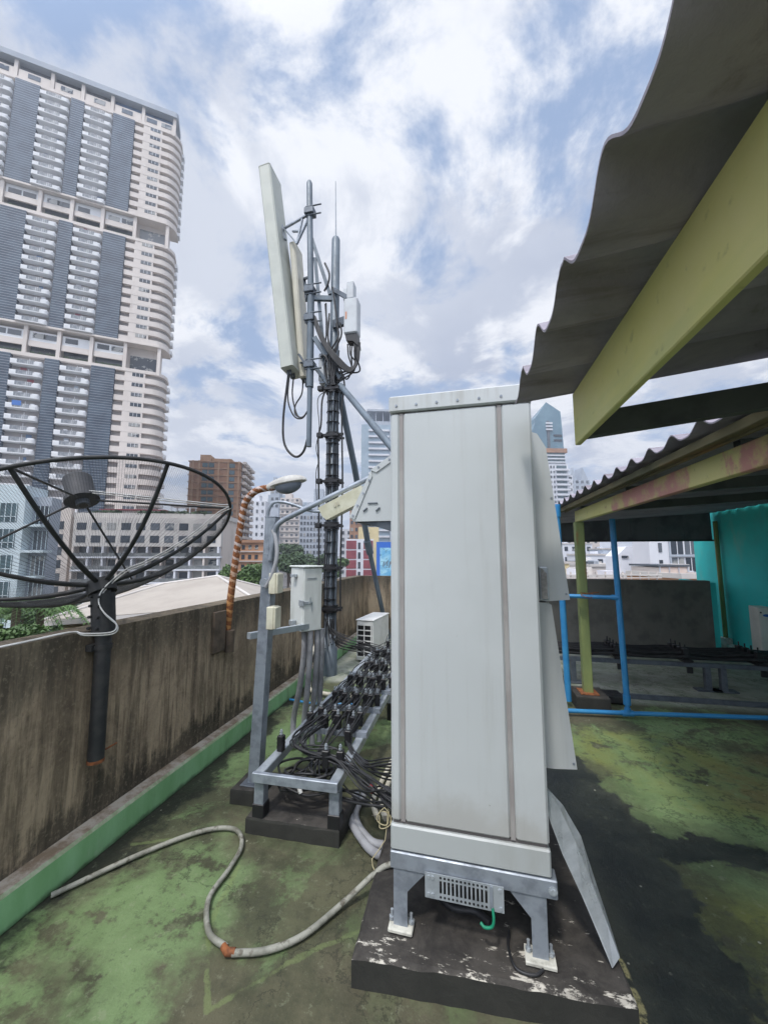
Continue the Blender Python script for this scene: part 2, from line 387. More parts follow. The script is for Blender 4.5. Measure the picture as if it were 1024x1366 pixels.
def m_plinth():
    t = NT('mouldy_plinth_concrete'); n = t.noise(7, (1,1,1), 10, .72, .4); n2 = t.noise(2, detail=6); st = t.noise(9, (1,3,1), 9, .75, off=(3,3,3))
    c = t.mix(t.rng(n, .35, .65), (.022,.020,.018), (.062,.056,.049))
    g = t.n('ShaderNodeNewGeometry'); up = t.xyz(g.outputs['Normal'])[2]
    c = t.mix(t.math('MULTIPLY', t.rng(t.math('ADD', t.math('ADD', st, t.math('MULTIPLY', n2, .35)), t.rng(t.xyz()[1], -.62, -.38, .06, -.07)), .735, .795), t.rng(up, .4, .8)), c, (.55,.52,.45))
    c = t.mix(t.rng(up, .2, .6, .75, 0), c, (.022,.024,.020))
    t.col(c); t.rough(.85); t.bump(n, .6, .012); return t.mat
M['plinth'] = m_plinth()

def m_fascia(pink=False):
    t = NT('yellow_green_fascia_paint' + ('_with_pink' if pink else '')); n = t.noise(2.2, (1,1,1), 8, .65); w = t.noise(9, (1,.12,1), 6, .6, off=(1,1,1))
    c = t.mix(t.rng(n, .35, .65), (.56,.53,.18), (.60,.55,.23))
    c = t.mix(t.math('MULTIPLY', t.rng(w, .42, .68), .55), c, (.42,.46,.19))
    if pink:
        pn = t.math('SUBTRACT', t.noise(3.5, (1,1,.6), 8, .68, off=(2,.6,0)), .5)
        y_ = t.math('ADD', t.xyz()[1], t.math('MULTIPLY', pn, 1.1))      # local origin is mid-shed (world y 5)
        band = t.math('MAXIMUM', t.math('MULTIPLY', t.rng(y_, -1.62, -1.50, 1, 0), t.rng(y_, -2.60, -2.48, 0, 1)), t.rng(y_, -3.10, -3.02, 1, 0))
        c = t.mix(t.math('MULTIPLY', band, t.rng(t.noise(7, (1,1,1), 8, .7, off=(4,4,4)), .38, .55, .25, .85)), c, (.50,.19,.20))
        c = t.mix(t.math('MULTIPLY', t.rng(t.noise(6, (1,.5,1), 8, .7), .58, .66), .7), c, (.32,.22,.10))
    c = t.mix(t.math('MULTIPLY', t.rng(t.noise(22, detail=8), .6, .72), .4), c, (.2,.2,.1))
    t.col(c); t.rough(.6); t.bump(t.noise(12), .15, .01); return t.mat
M['fascia'] = m_fascia(); M['fasciapink'] = m_fascia(True)
M['column'] = pm('green_column_paint', (.225,.27,.10), (.17,.21,.08), 4, rough=.6, stretch=(1,1,.3), c3=(.30,.12,.05), s3=5, lo3=.60, hi3=.72, st3=(3,3,.5))
def m_sheet():
    t = NT('weathered_fibre_cement'); n = t.noise(2.4, (.5,1,1), 9, .7, .4); st = t.noise(9, (.10,1,1), 8, .7, off=(1,1,1)); f = t.noise(60, detail=8); b = t.noise(5, detail=9, rough=.7, off=(4,2,1))
    c = t.mix(t.rng(n, .35, .65), (.235,.22,.26), (.34,.315,.36))
    c = t.mix(t.math('MULTIPLY', t.rng(st, .5, .66), .6), c, (.165,.14,.145))
    c = t.mix(t.math('MULTIPLY', t.rng(b, .56, .70), .6), c, (.14,.12,.115))
    c = t.mix(t.math('MULTIPLY', t.rng(b, .40, .30), .4), c, (.34,.33,.33))
    t.col(c); t.rough(.92); t.b.inputs['Specular IOR Level'].default_value = .15; t.bump(t.math('ADD', f, b), .35, .006); return t.mat
M['sheet'] = m_sheet()
M['timber'] = pm('mossy_purlin', (.16,.14,.075), (.085,.085,.045), 5, rough=.85, stretch=(1,.2,1), c3=(.27,.14,.05), s3=4, lo3=.55, hi3=.7)
M['darkbeam'] = pm('dark_rafter', (.075,.085,.08), (.05,.055,.055), 5, rough=.8)
M['darkpanel'] = pm('dark_panel', (.19,.19,.20), (.13,.13,.145), 3, rough=.9, spec=.1)
M['teal'] = pm('teal_wall_paint', (.05,.66,.64), (.06,.58,.57), 1.6, rough=.75, c3=(.16,.58,.54), s3=2.5, lo3=.52, hi3=.78, st3=(1,1,.4), bump=.2, bscale=25)
M['whitetrim'] = pm('chipped_white_paint', (.6,.6,.57), (.35,.35,.32), 9, rough=.8)
M['panelbox'] = pm('beige_control_box', (.74,.72,.66), (.66,.64,.58), 4, rough=.5)
M['sign_blue'] = pm('blue_badge', (.04,.16,.5), rough=.4)
# backdrop
M['street'] = pm('city_ground', (.12,.12,.115), (.07,.085,.06), .02, rough=.9)
M['tower_pink'] = pm('pink_render', (.72,.655,.61), (.66,.60,.555), .12, rough=.8, stretch=(1,1,.4), c3=(.53,.46,.43), s3=.5, lo3=.6, hi3=.8, st3=(1,1,.1))
M['tower_white'] = pm('white_render', (.80,.81,.83), (.73,.74,.76), .15, rough=.8)
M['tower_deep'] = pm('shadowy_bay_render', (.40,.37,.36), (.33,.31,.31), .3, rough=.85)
def m_rail():
    t = NT('balcony_railing'); p = t.xyz()
    f = t.math('FRACT', t.math('MULTIPLY', p[0], 2.2))
    n = t.noise(.9, (1,1,.6), 3, .5)
    c = t.mix(t.rng(f, .45, .55), (.30,.31,.33), (.52,.53,.55)); c = t.mix(t.rng(n,.4,.62), c, (.20,.22,.25))
    t.col(c); t.rough(.6); return t.mat
M['rail'] = m_rail()
def m_pane(name, dark, mid, light, rough=.13):
    t = NT(name); oi = t.n('ShaderNodeObjectInfo'); n = t.noise(.55, detail=3)
    r = t.math('FRACT', t.math('ADD', oi.outputs['Random'], t.math('MULTIPLY', n, .55)))
    c = t.mix(t.rng(r, .45, .6), dark, mid); c = t.mix(t.rng(r, .84, .9), c, light); t.col(c); t.rough(rough); return t.mat
M['winglass'] = m_pane('window_glass', (.035,.045,.06), (.10,.115,.135), (.33,.33,.32))
M['unused_pane'] = pm('window_glass', (.045,.06,.085), (.10,.115,.14), .5, .42, .62, rough=.12)
M['winglassblue'] = pm('sky_blue_window_glass', (.10,.19,.34), (.06,.10,.17), .35, rough=.12)
M['winglassteal'] = pm('teal_window_glass', (.09,.15,.17), (.05,.075,.09), .6, rough=.15)
def m_strip():
    t = NT('blue_curtain_glass'); p = t.xyz()
    f = t.math('FRACT', t.math('DIVIDE', p[2], .78)); g = t.math('FRACT', t.math('DIVIDE', p[0], 1.5))
    n = t.noise(.25, (1,1,1), 3, .5)
    c = t.mix(t.rng(n, .35, .65), (.022,.04,.07), (.05,.078,.115))
    c = t.mix(t.math('MULTIPLY', t.rng(g, .95, .98), .3), c, (.05,.07,.10))
    c = t.mix(t.math('MULTIPLY', t.rng(f, .86, .91), .65), c, (.5,.53,.57))
    t.col(c); t.rough(.22); t.b.inputs['Specular IOR Level'].default_value = .55; return t.mat
M['strip'] = m_strip()
M['conc'] = pm('pale_concrete_render', (.56,.53,.50), (.48,.45,.43), .3, rough=.85, stretch=(1,1,.3))
M['concpink'] = pm('beige_pink_render', (.62,.55,.50), (.54,.48,.44), .3, rough=.85, stretch=(1,1,.3))
M['bluewhite'] = pm('pale_blue_render', (.60,.69,.73), (.53,.62,.66), .3, rough=.7)
M['brown'] = pm('brown_netting', (.38,.205,.12), (.29,.155,.095), .3, rough=.9, c3=(.36,.24,.17), s3=.7)
M['brownlight'] = pm('ochre_slab_edges', (.42,.27,.17), (.34,.2,.12), .3, rough=.9)
M['orangebld'] = pm('orange_render', (.50,.27,.15), (.42,.22,.12), .3, rough=.85)
M['raildark'] = pm('dark_balcony_rail', (.13,.14,.145), (.22,.23,.23), .8, rough=.4)
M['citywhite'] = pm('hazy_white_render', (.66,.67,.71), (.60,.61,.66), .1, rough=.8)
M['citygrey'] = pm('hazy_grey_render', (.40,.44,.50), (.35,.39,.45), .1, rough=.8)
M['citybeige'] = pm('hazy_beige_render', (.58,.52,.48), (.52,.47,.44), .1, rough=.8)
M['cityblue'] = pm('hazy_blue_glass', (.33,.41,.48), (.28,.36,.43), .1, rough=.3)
M['glassblue'] = pm('blue_green_tower_glass', (.11,.20,.26), (.16,.26,.32), .06, rough=.2)
M['maroon'] = pm('maroon_panels', (.25,.055,.07), (.20,.045,.06), .3, rough=.6)
M['yellowbld'] = pm('yellow_render', (.62,.52,.30), (.55,.46,.27), .3, rough=.8)
M['roofbeige'] = None
def m_roofsheet():
    t = NT('beige_metal_roof'); n = t.noise(.5, detail=8, rough=.7)
    w = t.n('ShaderNodeTexWave'); w.inputs['Scale'].default_value = 1.1; w.inputs['Distortion'].default_value = 0; t.l(t.tc.outputs['Object'], w.inputs['Vector'])
    c = t.mix(t.rng(n, .35, .7), (.41,.37,.32), (.34,.30,.26)); c = t.mix(t.math('MULTIPLY', t.rng(w.outputs['Fac'], .85, 1), .3), c, (.4,.36,.31))
    t.col(c); t.rough(.6); return t.mat
M['roofbeige'] = m_roofsheet()
M['leaf'] = pm('tree_leaves', (.045,.095,.022), (.085,.15,.035), .9, .35, .65, rough=.6, c3=(.03,.06,.018), s3=3)
M['leafdark'] = pm('dark_tree_leaves', (.03,.062,.024), (.055,.095,.035), .4, .35, .65, rough=.65)
M['palmleaf'] = pm('palm_leaves', (.075,.15,.04), (.11,.20,.055), 1.2, rough=.5)
M['bark'] = pm('bark', (.12,.09,.065), (.07,.055,.04), 9, rough=.9)
def m_spiral():
    t = NT('rust_and_white_spiral_tape'); p = t.xyz()
    s = t.math('ADD', t.math('MULTIPLY', p[2], 1.0), t.math('MULTIPLY', p[0], .55)); f = t.math('FRACT', t.math('MULTIPLY', s, 15))
    n = t.noise(14, detail=8, rough=.7); n2 = t.noise(60)
    f = t.math('ADD', f, t.math('MULTIPLY', t.math('SUBTRACT', n, .5), 2.2))
    c = t.mix(t.rng(n2, .35, .65), (.13,.045,.016), (.27,.10,.03))
    hi = t.mix(t.rng(p[2], .35, .95), (.40,.20,.07), (.46,.38,.35)); f = t.math('ADD', f, t.math('MULTIPLY', t.math('SUBTRACT', n2, .5), .7))
    c = t.mix(t.rng(f, .60, .74), c, hi)
    t.col(c); t.rough(.85); t.bump(n2, .4, .01); return t.mat
M['spiral'] = m_spiral()
def m_poster():
    t = NT('blue_billboard_picture'); p = t.xyz(); n = t.noise(.35, (1,1,1), 6, .6, 1.0); n2 = t.noise(.9, (1,1,2), 5, .6, .5, off=(5,1,2))
    c = t.mix(t.rng(n, .35, .65), (.10,.36,.60), (.35,.62,.74))
    c = t.mix(t.math('MULTIPLY', t.rng(n2, .58, .63), .8), c, (.05,.12,.17))
    t.col(c); t.rough(.5); return t.mat
M['poster'] = m_poster()
M['posterblue'] = pm('billboard_blue_border', (.02,.13,.52), rough=.5)

# ------------------------------------------------------------------ world and sun
SUN_EL, SUN_AZ = 61.0, 196.0          # azimuth of the sun's position, clockwise from +y
sd = Vector((math.sin(R(SUN_AZ))*math.cos(R(SUN_EL)), math.cos(R(SUN_AZ))*math.cos(R(SUN_EL)), math.sin(R(SUN_EL))))
sun_d = bpy.data.lights.new('sun', 'SUN'); sun_d.energy = 2.0; sun_d.angle = R(6); sun_d.color = (1, .95, .88)
sun = bpy.data.objects.new('sun', sun_d); COL.objects.link(sun); sun.rotation_euler = sd.to_track_quat('Z', 'Y').to_euler()
w = bpy.data.worlds.new('World'); sc.world = w; w.use_nodes = True
nt = w.node_tree; nt.nodes.clear()
def N(t, **k):
    o = nt.nodes.new(t)
    for a, v in k.items(): setattr(o, a, v)
    return o
L = nt.links.new
out = N('ShaderNodeOutputWorld'); bg = N('ShaderNodeBackground'); L(bg.outputs[0], out.inputs[0]); bg.inputs['Strength'].default_value = .1
sky = N('ShaderNodeTexSky', sky_type='NISHITA'); sky.sun_disc = False; sky.sun_elevation = R(SUN_EL); sky.sun_rotation = R(SUN_AZ); sky.air_density = 1.2; sky.dust_density = 1.5
tc = N('ShaderNodeTexCoord'); sep = N('ShaderNodeSeparateXYZ'); L(tc.outputs['Generated'], sep.inputs[0])
def wm(op, a, b=None):
    m = N('ShaderNodeMath', operation=op)
    for i, x in enumerate((a, b)):
        if x is None: continue
        if isinstance(x, (int, float)): m.inputs[i].default_value = x
        else: L(x, m.inputs[i])
    return m.outputs[0]
den = wm('ADD', wm('MAXIMUM', sep.outputs[2], 0.0), .22)
cmb = N('ShaderNodeCombineXYZ'); L(wm('DIVIDE', sep.outputs[0], den), cmb.inputs[0]); L(wm('DIVIDE', sep.outputs[1], den), cmb.inputs[1])
def wnoise(scale, off, detail=9, rough=.58, dist=.15):
    mp = N('ShaderNodeMapping'); mp.inputs['Location'].default_value = off; L(cmb.outputs[0], mp.inputs['Vector'])
    n = N('ShaderNodeTexNoise'); n.inputs['Scale'].default_value = scale; n.inputs['Detail'].default_value = detail; n.inputs['Roughness'].default_value = rough; n.inputs['Distortion'].default_value = dist
    L(mp.outputs[0], n.inputs['Vector']); return n.outputs['Fac']
def wr(x, a, b, c=0.0, d=1.0):
    r = N('ShaderNodeMapRange'); r.interpolation_type = 'SMOOTHSTEP'; L(x, r.inputs[0])
    for i, v in enumerate((a, b, c, d)): r.inputs[i+1].default_value = v
    return r.outputs[0]
def wmix(f, a, b):
    m = N('ShaderNodeMix', data_type='RGBA')
    for sk, x in ((m.inputs[0], f), (m.inputs[6], a), (m.inputs[7], b)):
        if isinstance(x, (int, float)): sk.default_value = x
        elif isinstance(x, tuple): sk.default_value = (*x, 1)
        else: L(x, sk)
    return m.outputs[2]
cover = wr(wnoise(2.2, (6.1, 2.3, 0), 11, .62, .3), .375, .50)
thick = wnoise(1.0, (1.2, 5.0, 0), 7, .52, .3); puff = wnoise(2.3, (7.3, 2.2, 0), 11, .60, .3)
# cloud colours are radiance * 10 (the background strength is 0.1)
cl = wmix(wr(thick, .34, .60), (4.1,4.6,5.8), (5.9,6.3,7.2))
cl = wmix(wr(puff, .45, .58), cl, (8.2,8.4,8.9))
blue = wmix(.75, sky.outputs[0], (3.1,4.3,6.6))
allc = wmix(cover, blue, cl)
# thin cloud glows round the hidden sun (behind the viewer)
vd = N('ShaderNodeVectorMath', operation='DOT_PRODUCT'); L(tc.outputs['Generated'], vd.inputs[0]); vd.inputs[1].default_value = sd
glow = N('ShaderNodeVectorMath', operation='SCALE'); L(allc, glow.inputs[0]); L(wr(vd.outputs['Value'], .52, 1.0, 1.0, 3.4), glow.inputs['Scale'])
allc = glow.outputs[0]
hzn = wr(sep.outputs[2], .02, .32, 1, 0)
allc = wmix(wm('MULTIPLY', hzn, .7), allc, (5.9,6.5,7.9))
L(allc, bg.inputs['Color'])
sc.view_settings.view_transform = 'Standard'; sc.view_settings.look = 'None'; sc.view_settings.exposure = 0.24; sc.view_settings.gamma = 1

# ------------------------------------------------------------------ setting
gz = -25.0
MB().add([(-6000,-6000,gz),(6000,-6000,gz),(6000,6000,gz),(-6000,6000,gz)], [(0,1,2,3)]).build('ground', M['street'], loc=(0,0,gz))['kind'] = 'structure'
fl = MB().add([(-2.12,-3,0),(7,-3,0),(7,9,0),(-2.12,9,0)], [(0,1,2,3)]).build('roof_floor', M['floor'], loc=(0,0,0)); fl['kind'] = 'structure'
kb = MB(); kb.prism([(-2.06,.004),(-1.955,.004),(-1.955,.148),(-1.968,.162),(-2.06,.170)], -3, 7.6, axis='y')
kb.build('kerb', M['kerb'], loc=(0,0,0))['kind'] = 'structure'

def wall_mesh(x0, y0, x1, y1, z1, mat, name, label, capm=None, z0=-3.0):
    mb = MB(); mb.box((x0,y0,z0),(x1,y1,z1))
    return tag(mb.build(name, mat, loc=(0,0,0)), label, 'wall')
wall_mesh(-2.22,-3,-2.04,7.6,1.182, M['wall'], 'parapet_wall', 'long brown water-stained parapet wall behind the green kerb and satellite dish')
wall_mesh(-2.22,7.603,1.2,7.76,1.175, M['wall'], 'parapet_wall', 'streaked end parapet wall behind the small air conditioner and antenna mast')
wall_mesh(1.203,7.603,4.0,7.76,1.16, M['wallgrey'], 'parapet_wall', 'dark parapet wall under the shed roof behind the blue pipes')

# ------------------------------------------------------------------ equipment cabinet
cx0, cx1, cy, cy2, ct = -.325, .285, 1.68, 2.42, 2.326
zf0, zf1 = .335, .40                         # base frame
cab = thing('equipment_cabinet', 'tall pale grey outdoor equipment cabinet standing on the concrete plinth', 'cabinet', (-.02, 2.05, .11), 0)
b = MB(); b.box((cx0+.008, cy+.012, zf1), (cx1-.008, cy2-.01, ct-.01)); b.build('body', M['cabinet_dark'], cab)
def panel(x0, x1, z0, z1, nm='front_panel', mt='cabinet'):
    q = MB(); q.bbox((x0, cy, z0), (x1, cy+.03, z1), .009); return q.build(nm, M[mt], cab)
zb = .505
panel(cx0, -.283, zb+.006, 2.245); panel(-.267, .147, zb+.006, 2.245); panel(.163, cx1, zb+.006, 2.245)
# shallow channel between the panels
for xc in (-.275, .155):
    q = MB(); q.box((xc-.0085, cy+.004, zb+.006), (xc+.0085, cy+.02, 2.243)); q.build('panel_channel', M['cabinet_channel'] if 'cabinet_channel' in M else pm('panel_channel_paint', (.27,.25,.24), (.34,.325,.31), 3, rough=.6), cab)
q = MB(); q.bbox((cx0-.002, cy-.003, zf1+.003), (cx1+.002, cy+.03, zb-.006), .006); q.build('skirt_panel', M['dirtymetal'], cab)
q = MB(); q.bbox((cx0-.006, cy-.008, 2.25), (cx1+.006, cy2, ct), .006)
tr = q.build('roof_trim', M['cabinet'], cab)
for k in range(7):
    q = MB(); q.disc((cx0+.03+k*.092, cy-.008, 2.278), (0,-1,0), .0055, .004, 8); q.build('rivet', M['galv'], tr)
q = MB(); q.box((cx0, cy+.033, zf1+.003), (cx0+.006, cy2-.02, 2.245)); q.build('side_panel', M['cabinet'], cab)
q = MB(); q.box((cx1-.006, cy+.033, zf1+.003), (cx1, cy2-.02, 2.245)); q.build('side_panel', M['cabinet'], cab)
# base frame
q = MB()
for (y0, y1) in ((cy, cy+.06), (cy2-.07, cy2-.01)): q.bbox((cx0-.003, y0-.006, zf0), (cx1+.02, y1, zf1), .004)
q.box((cx0, cy+.062, zf0+.003), (cx0+.05, cy2-.072, zf1-.003)); q.box((cx1-.05, cy+.062, zf0+.003), (cx1, cy2-.072, zf1-.003))
fr = q.build('base_frame', M['galv'], cab)
q = MB(); q.disc((cx1+.003, cy-.006, .367), (0,-1,0), .010, .010, 6); q.disc((cx1+.003, cy-.007, .367), (0,-1,0), .016, .003, 12); q.build('bolt', M['galvlight'], fr)
def leg(xo, xi, y):                           # plate leg with a gusset towards the middle
    s = 1 if xi > xo else -1
    q = MB(); q.prism([(xo, .125), (xo+s*.056, .125), (xo+s*.056, .255), (xo+s*.13, zf0), (xo, zf0)], y, y+.006, axis='y')
    q.box((xo, y+.006, .125), (xo+s*.006, y+.06, zf0))
    l = q.build('leg', M['galv'], cab)
    q = MB(); q.bbox((xo-s*.02, y-.022, .111), (xo+s*.078, y+.05, .127), .004); q.build('foot_plate', M['base_pad'], l)
    for dx in (-.011, .068): q = MB(); q.tube([(xo+s*dx, y+.02, .128), (xo+s*dx, y+.02, .165)], .006, 8); q.disc((xo+s*dx, y+.02, .13), (0,0,1), .012, .011, 6); q.build('anchor_bolt', M['galvlight'], l)
leg(cx0+.01, 0, cy+.0); leg(cx1-.02, 0, cy+.0); leg(cx0+.01, 0, cy2-.08); leg(cx1-.02, 0, cy2-.08)
# perforated bonding plate hung below the frame
q = MB(); px0, px1, pz0, pz1, py_ = -.185, .113, .262, .352, cy-.014
n = 12; wS = (px1-px0-.05-.06)/n
q.box((px0, py_, pz1-.022), (px1, py_+.003, pz1)); q.box((px0, py_, pz0), (px1, py_+.003, pz0+.022))
q.box((px0, py_, pz0+.022), (px0+.05, py_+.003, pz1-.022)); q.box((px1-.06, py_, pz0+.022), (px1, py_+.003, pz1-.022))
for k in range(n):
    x = px0+.05+k*wS
    q.box((x+.0, py_, pz0+.022), (x+wS*.45, py_+.003, pz1-.022))
for k in range(n):
    x = px0+.05+(k+.72)*wS
    q.disc((x, py_, pz1-.011), (0,-1,0), .0045, .001, 8, 1); q.disc((x, py_, pz0+.011), (0,-1,0), .0045, .001, 8, 1)
for x in (px0+.014, px0+.03, px1-.014):
    for z in (pz0+.014, pz1-.014): q.disc((x, py_, z), (0,-1,0), .007, .004, 6, 0)
pl = q.build('perforated_plate', [M['galvlight'], M['black']], cab)
q = MB(); q.box((px1-.052, py_-.004, pz0+.012), (px1-.040, py_-.001, pz1-.004)); q.build('earth_bar', M['galv'], pl)
# vent hoods
def hood(poly, y0, y1, nm='vent_hood'):
    q = MB(); t = .004
    n = len(poly)
    # shell: two side plates and an outer skin, open underneath
    q.prism(poly, y0, y0+t, axis='y'); q.prism(poly, y1-t, y1, axis='y')
    for i in range(n-1):
        a, b_ = poly[i], poly[i+1]
        if i == n-2: continue
        q.add([(a[0],y0+t,a[1]),(b_[0],y0+t,b_[1]),(b_[0],y1-t,b_[1]),(a[0],y1-t,a[1])], [(0,1,2,3)])
    return q
h1 = hood([(cx1,2.19),(.335,2.17),(.372,2.10),(.442,1.40),(.35,1.392),(cx1,1.392)], 1.90, 2.36).build('vent_hood', M['cabinet'], cab)
for z, x in ((1.425,.428),(1.86,.385)): q = MB(); q.disc((x, 1.90, z), (0,-1,0), .005, .003, 8); q.build('rivet', M['galv'], h1)
q = MB(); q.bbox((cx1+.03, 1.872, 1.40), (.352, 1.899, 1.545), .003); q.build('vent_latch', M['galvlight'], h1)
q = MB(); q.prism([(cx1+.036,1.405),(.346,1.405),(.346,1.515),(.33,1.535),(cx1+.036,1.54)], 1.866, 1.871, axis='y'); q.build('latch_mesh', pm('perforated_grey', (.22,.215,.21), (.33,.32,.31), 90, rough=.6), h1)
h2 = hood([(cx1,1.385),(.345,1.385),(.365,1.375),(.437,.69),(.35,.682),(cx1,.682)], 1.903, 2.363).build('vent_hood', M['cabinet'], cab)
q = MB(); q.disc((.424, 1.903, .712), (0,-1,0), .005, .003, 8); q.build('rivet', M['galv'], h2)
h3 = hood([(cx0,2.155),(-.36,2.15),(-.50,2.055),(-.622,1.80),(-.60,1.778),(cx0,1.778)], 1.985, 2.34).build('vent_hood', M['cabinet'], cab)
q = MB(); pp = [(-.362,2.148),(-.50,2.053),(-.62,1.80)]
for a, b_ in zip(pp, pp[1:]):
    q.bar((a[0]+.012,1.981,a[1]-.014), (b_[0]+.012,1.981,b_[1]-.014), .008, .03, up=(0,1,0)) if False else q.prism([(a[0],a[1]+.004),(b_[0]-.004,b_[1]+.004),(b_[0]+.026,b_[1]-.012),(a[0]+.005,a[1]-.03)], 1.978, 1.984, axis='y')
q.build('rim_flange', M['cabinet'], h3)
for (x, z) in ((-.40,2.11),(-.46,2.07),(-.512,2.00),(-.545,1.93),(-.576,1.865),(-.602,1.81)): q = MB(); q.disc((x, 1.978, z), (0,-1,0), .006, .004, 8); q.build('rivet', M['galv'], h3)
q = MB(); q.box((-.52,1.979,1.872),(-.465,1.984,1.878)); q.box((-.54,1.98,1.80),(-.44,1.984,1.84)) if False else None
for x in (-.545, -.475): q.bar((x,1.98,1.832), (x+.022,1.98,1.85), .008, .006)
q.build('hood_latch', M['galvdark'], h3)
q = MB(); q.add([(-.60,1.99,1.776),(cx0,1.99,1.776),(cx0,2.33,1.776),(-.60,2.33,1.776),(-.56,2.0,1.776),(cx0,2.0,1.70),(cx0,2.33,1.70),(-.56,2.33,1.776)], [(0,1,2,3),(4,7,6,5),(4,5,1),(7,2,6)]); q.build('hood_underside', M['galvdark'], h3)  # dark sheet with a slanted part closing the hood from below
cab.rotation_euler = (0,0,R(-2.0)); cab.location = (-.012, 2.05, .11)
# bent metal flap hanging off the right side down to the plinth
q = MB()
P0 = [(.270,1.72,.645),(.296,1.73,.56),(.335,1.732,.45),(.395,1.725,.32),(.445,1.715,.20),(.478,1.70,.118)]
P1 = [(.292,1.80,.650),(.360,1.83,.570),(.425,1.84,.455),(.463,1.83,.32),(.495,1.80,.205),(.517,1.755,.118)]
vs = [Vector(p) for p in P0] + [(Vector(a)+Vector(c))/2 + Vector((.012,0,.012)) for a, c in zip(P0, P1)] + [Vector(p) for p in P1]
m_ = len(P0); fs = []
for j in range(2):
    for i in range(m_-1): fs.append((j*m_+i, j*m_+i+1, (j+1)*m_+i+1, (j+1)*m_+i))
vs2 = [v + Vector((.004,0,.004)) for v in vs]
q.add(vs, fs); q.add(vs2, [f[::-1] for f in fs])
k_ = 3*m_
bd = [(i, i+1) for i in range(m_-1)] + [(2*m_+i+1, 2*m_+i) for i in range(m_-1)]
q.add(vs+vs2, [(a, b_, b_+k_, a+k_) for a, b_ in bd])
tag(q.build('metal_sheet', M['sheetgal']), 'bent shiny metal sheet leaning from cabinet side down to the plinth', 'metal sheet')

# plinths
def slab(pts, z0, z1, name, label, mat='plinth'):
    q = MB(); n = len(pts)
    # roughened slab: subdivided rim with small jitter
    rim = []
    for i in range(n):
        a = Vector(pts[i]); b_ = Vector(pts[(i+1) % n]); k = max(2, int((b_-a).length/.05))
        for j in range(k):
            p = a.lerp(b_, j/k); rim.append(p + Vector((random.uniform(-.0022,.0022), random.uniform(-.0022,.0022))))
    c = sum(rim, Vector((0,0)))/len(rim); m_ = len(rim)
    vs = [(p.x,p.y,z0) for p in rim] + [(p.x,p.y,z1-.012+random.uniform(-.004,.004)) for p in rim] + [(c.x+(p.x-c.x)*.978, c.y+(p.y-c.y)*.978, z1+random.uniform(-.002,.001)) for p in rim]
    fs = [(i,(i+1)%m_,m_+(i+1)%m_,m_+i) for i in range(m_)] + [(m_+i,m_+(i+1)%m_,2*m_+(i+1)%m_,2*m_+i) for i in range(m_)] + [tuple(range(2*m_,3*m_))]
    q.add(vs, fs); return tag(q.build(name, M[mat]), label, 'plinth')
slab([(-.455,1.56),(.525,1.60),(.485,2.75),(-.47,2.62)], 0, .108, 'concrete_plinth', 'large mouldy black concrete plinth under the tall cabinet')
slab([(-.43,1.60),(-.1,1.52),(.3,1.50),(.52,1.57),(.5,1.7),(-.42,1.7)], 0, .03, 'mortar_skirt', 'low dark mortar step along the front foot of large plinth') if False else None
slab([(-1.29,2.20),(-.72,2.20),(-.70,2.50),(-1.29,2.52)], 0, .09, 'concrete_plinth', 'low black concrete plinth under front legs of cable tray')
slab([(-1.53,2.42),(-1.31,2.42),(-1.31,2.66),(-1.53,2.66)], 0, .09, 'concrete_plinth', 'small dark concrete plinth under the foot of the leaning light post')
slab([(1.08,4.5),(1.40,4.5),(1.40,4.86),(1.08,4.86)], 0, .14, 'concrete_plinth', 'square concrete plinth under the green shed column')

# ------------------------------------------------------------------ hoses and wires on the floor
hp = bez([(-1.93,1.62,.02),(-1.72,1.93,.02),(-1.52,2.14,.02),(-1.35,2.19,.02),(-1.24,2.09,.02),(-1.21,1.93,.02),(-1.20,1.76,.02),(-1.10,1.62,.02),(-.985,1.575,.02)], 10)
hs = thing('drain_hose', 'grey bent drain hose lying across the floor towards the plinth', 'hose', (-1.2,1.9,0))
MB().tube(hp, .0118, 12).build('hose_run', M['hose'], hs)
hp2 = bez([(-.95,1.56,.02),(-.82,1.60,.02),(-.70,1.69,.02),(-.58,1.86,.03),(-.47,1.95,.09),(-.40,1.98,.125),(-.3,2.0,.127),(-.1,2.0,.127)], 10)
MB().tube(hp2, .0122, 12).build('hose_run', M['hose'], hs)
MB().tube([(-1.0,1.575,.022),(-.972,1.558,.022),(-.94,1.565,.022)], [.0132,.0148,.0136], 12).build('rusty_joint', M['rust'], hs)
q = MB(); q.tube(bez([(-.2,1.9,.128),(-.1,1.82,.125),(0,1.82,.124),(.06,1.78,.124)], 8), .014, 10)
tag(q.build('pipe_stub', M['rubber']), 'black pipe end lying on plinth below the perforated plate', 'pipe')
q = MB(); q.tube(bez([(.065,1.664,.275),(.068,1.655,.24),(.06,1.655,.215),(.035,1.66,.205),(.02,1.67,.21)], 8), .0055, 8)
tag(q.build('earth_wire', M['green_wire']), 'short green earth wire hooked below the perforated plate', 'wire')
q = MB(); q.tube(bez([(.13,1.76,.125),(.12,1.70,.122),(.14,1.63,.117),(.20,1.62,.116),(.235,1.645,.117)], 8), .005, 8)
tag(q.build('earth_wire', M['rubber']), 'thin black wire looping round the right cabinet foot', 'wire')
q = MB(); lp = []
for k in range(34):
    a = k*.42; lp.append((-.452+.032*math.cos(a)+.008*math.sin(k), 2.13+.02*math.sin(a), .215+.034*math.sin(a)+.0012*k))
lp += [(-.44,2.1,.15),(-.50,2.06,.08),(-.47,2.02,.05)]
q.tube(bez(lp, 2), .0024, 6); tag(q.build('wire_coil', M['yellow_wire']), 'small tangled coil of yellowish wire hanging beside the cabinet frame', 'wire coil')

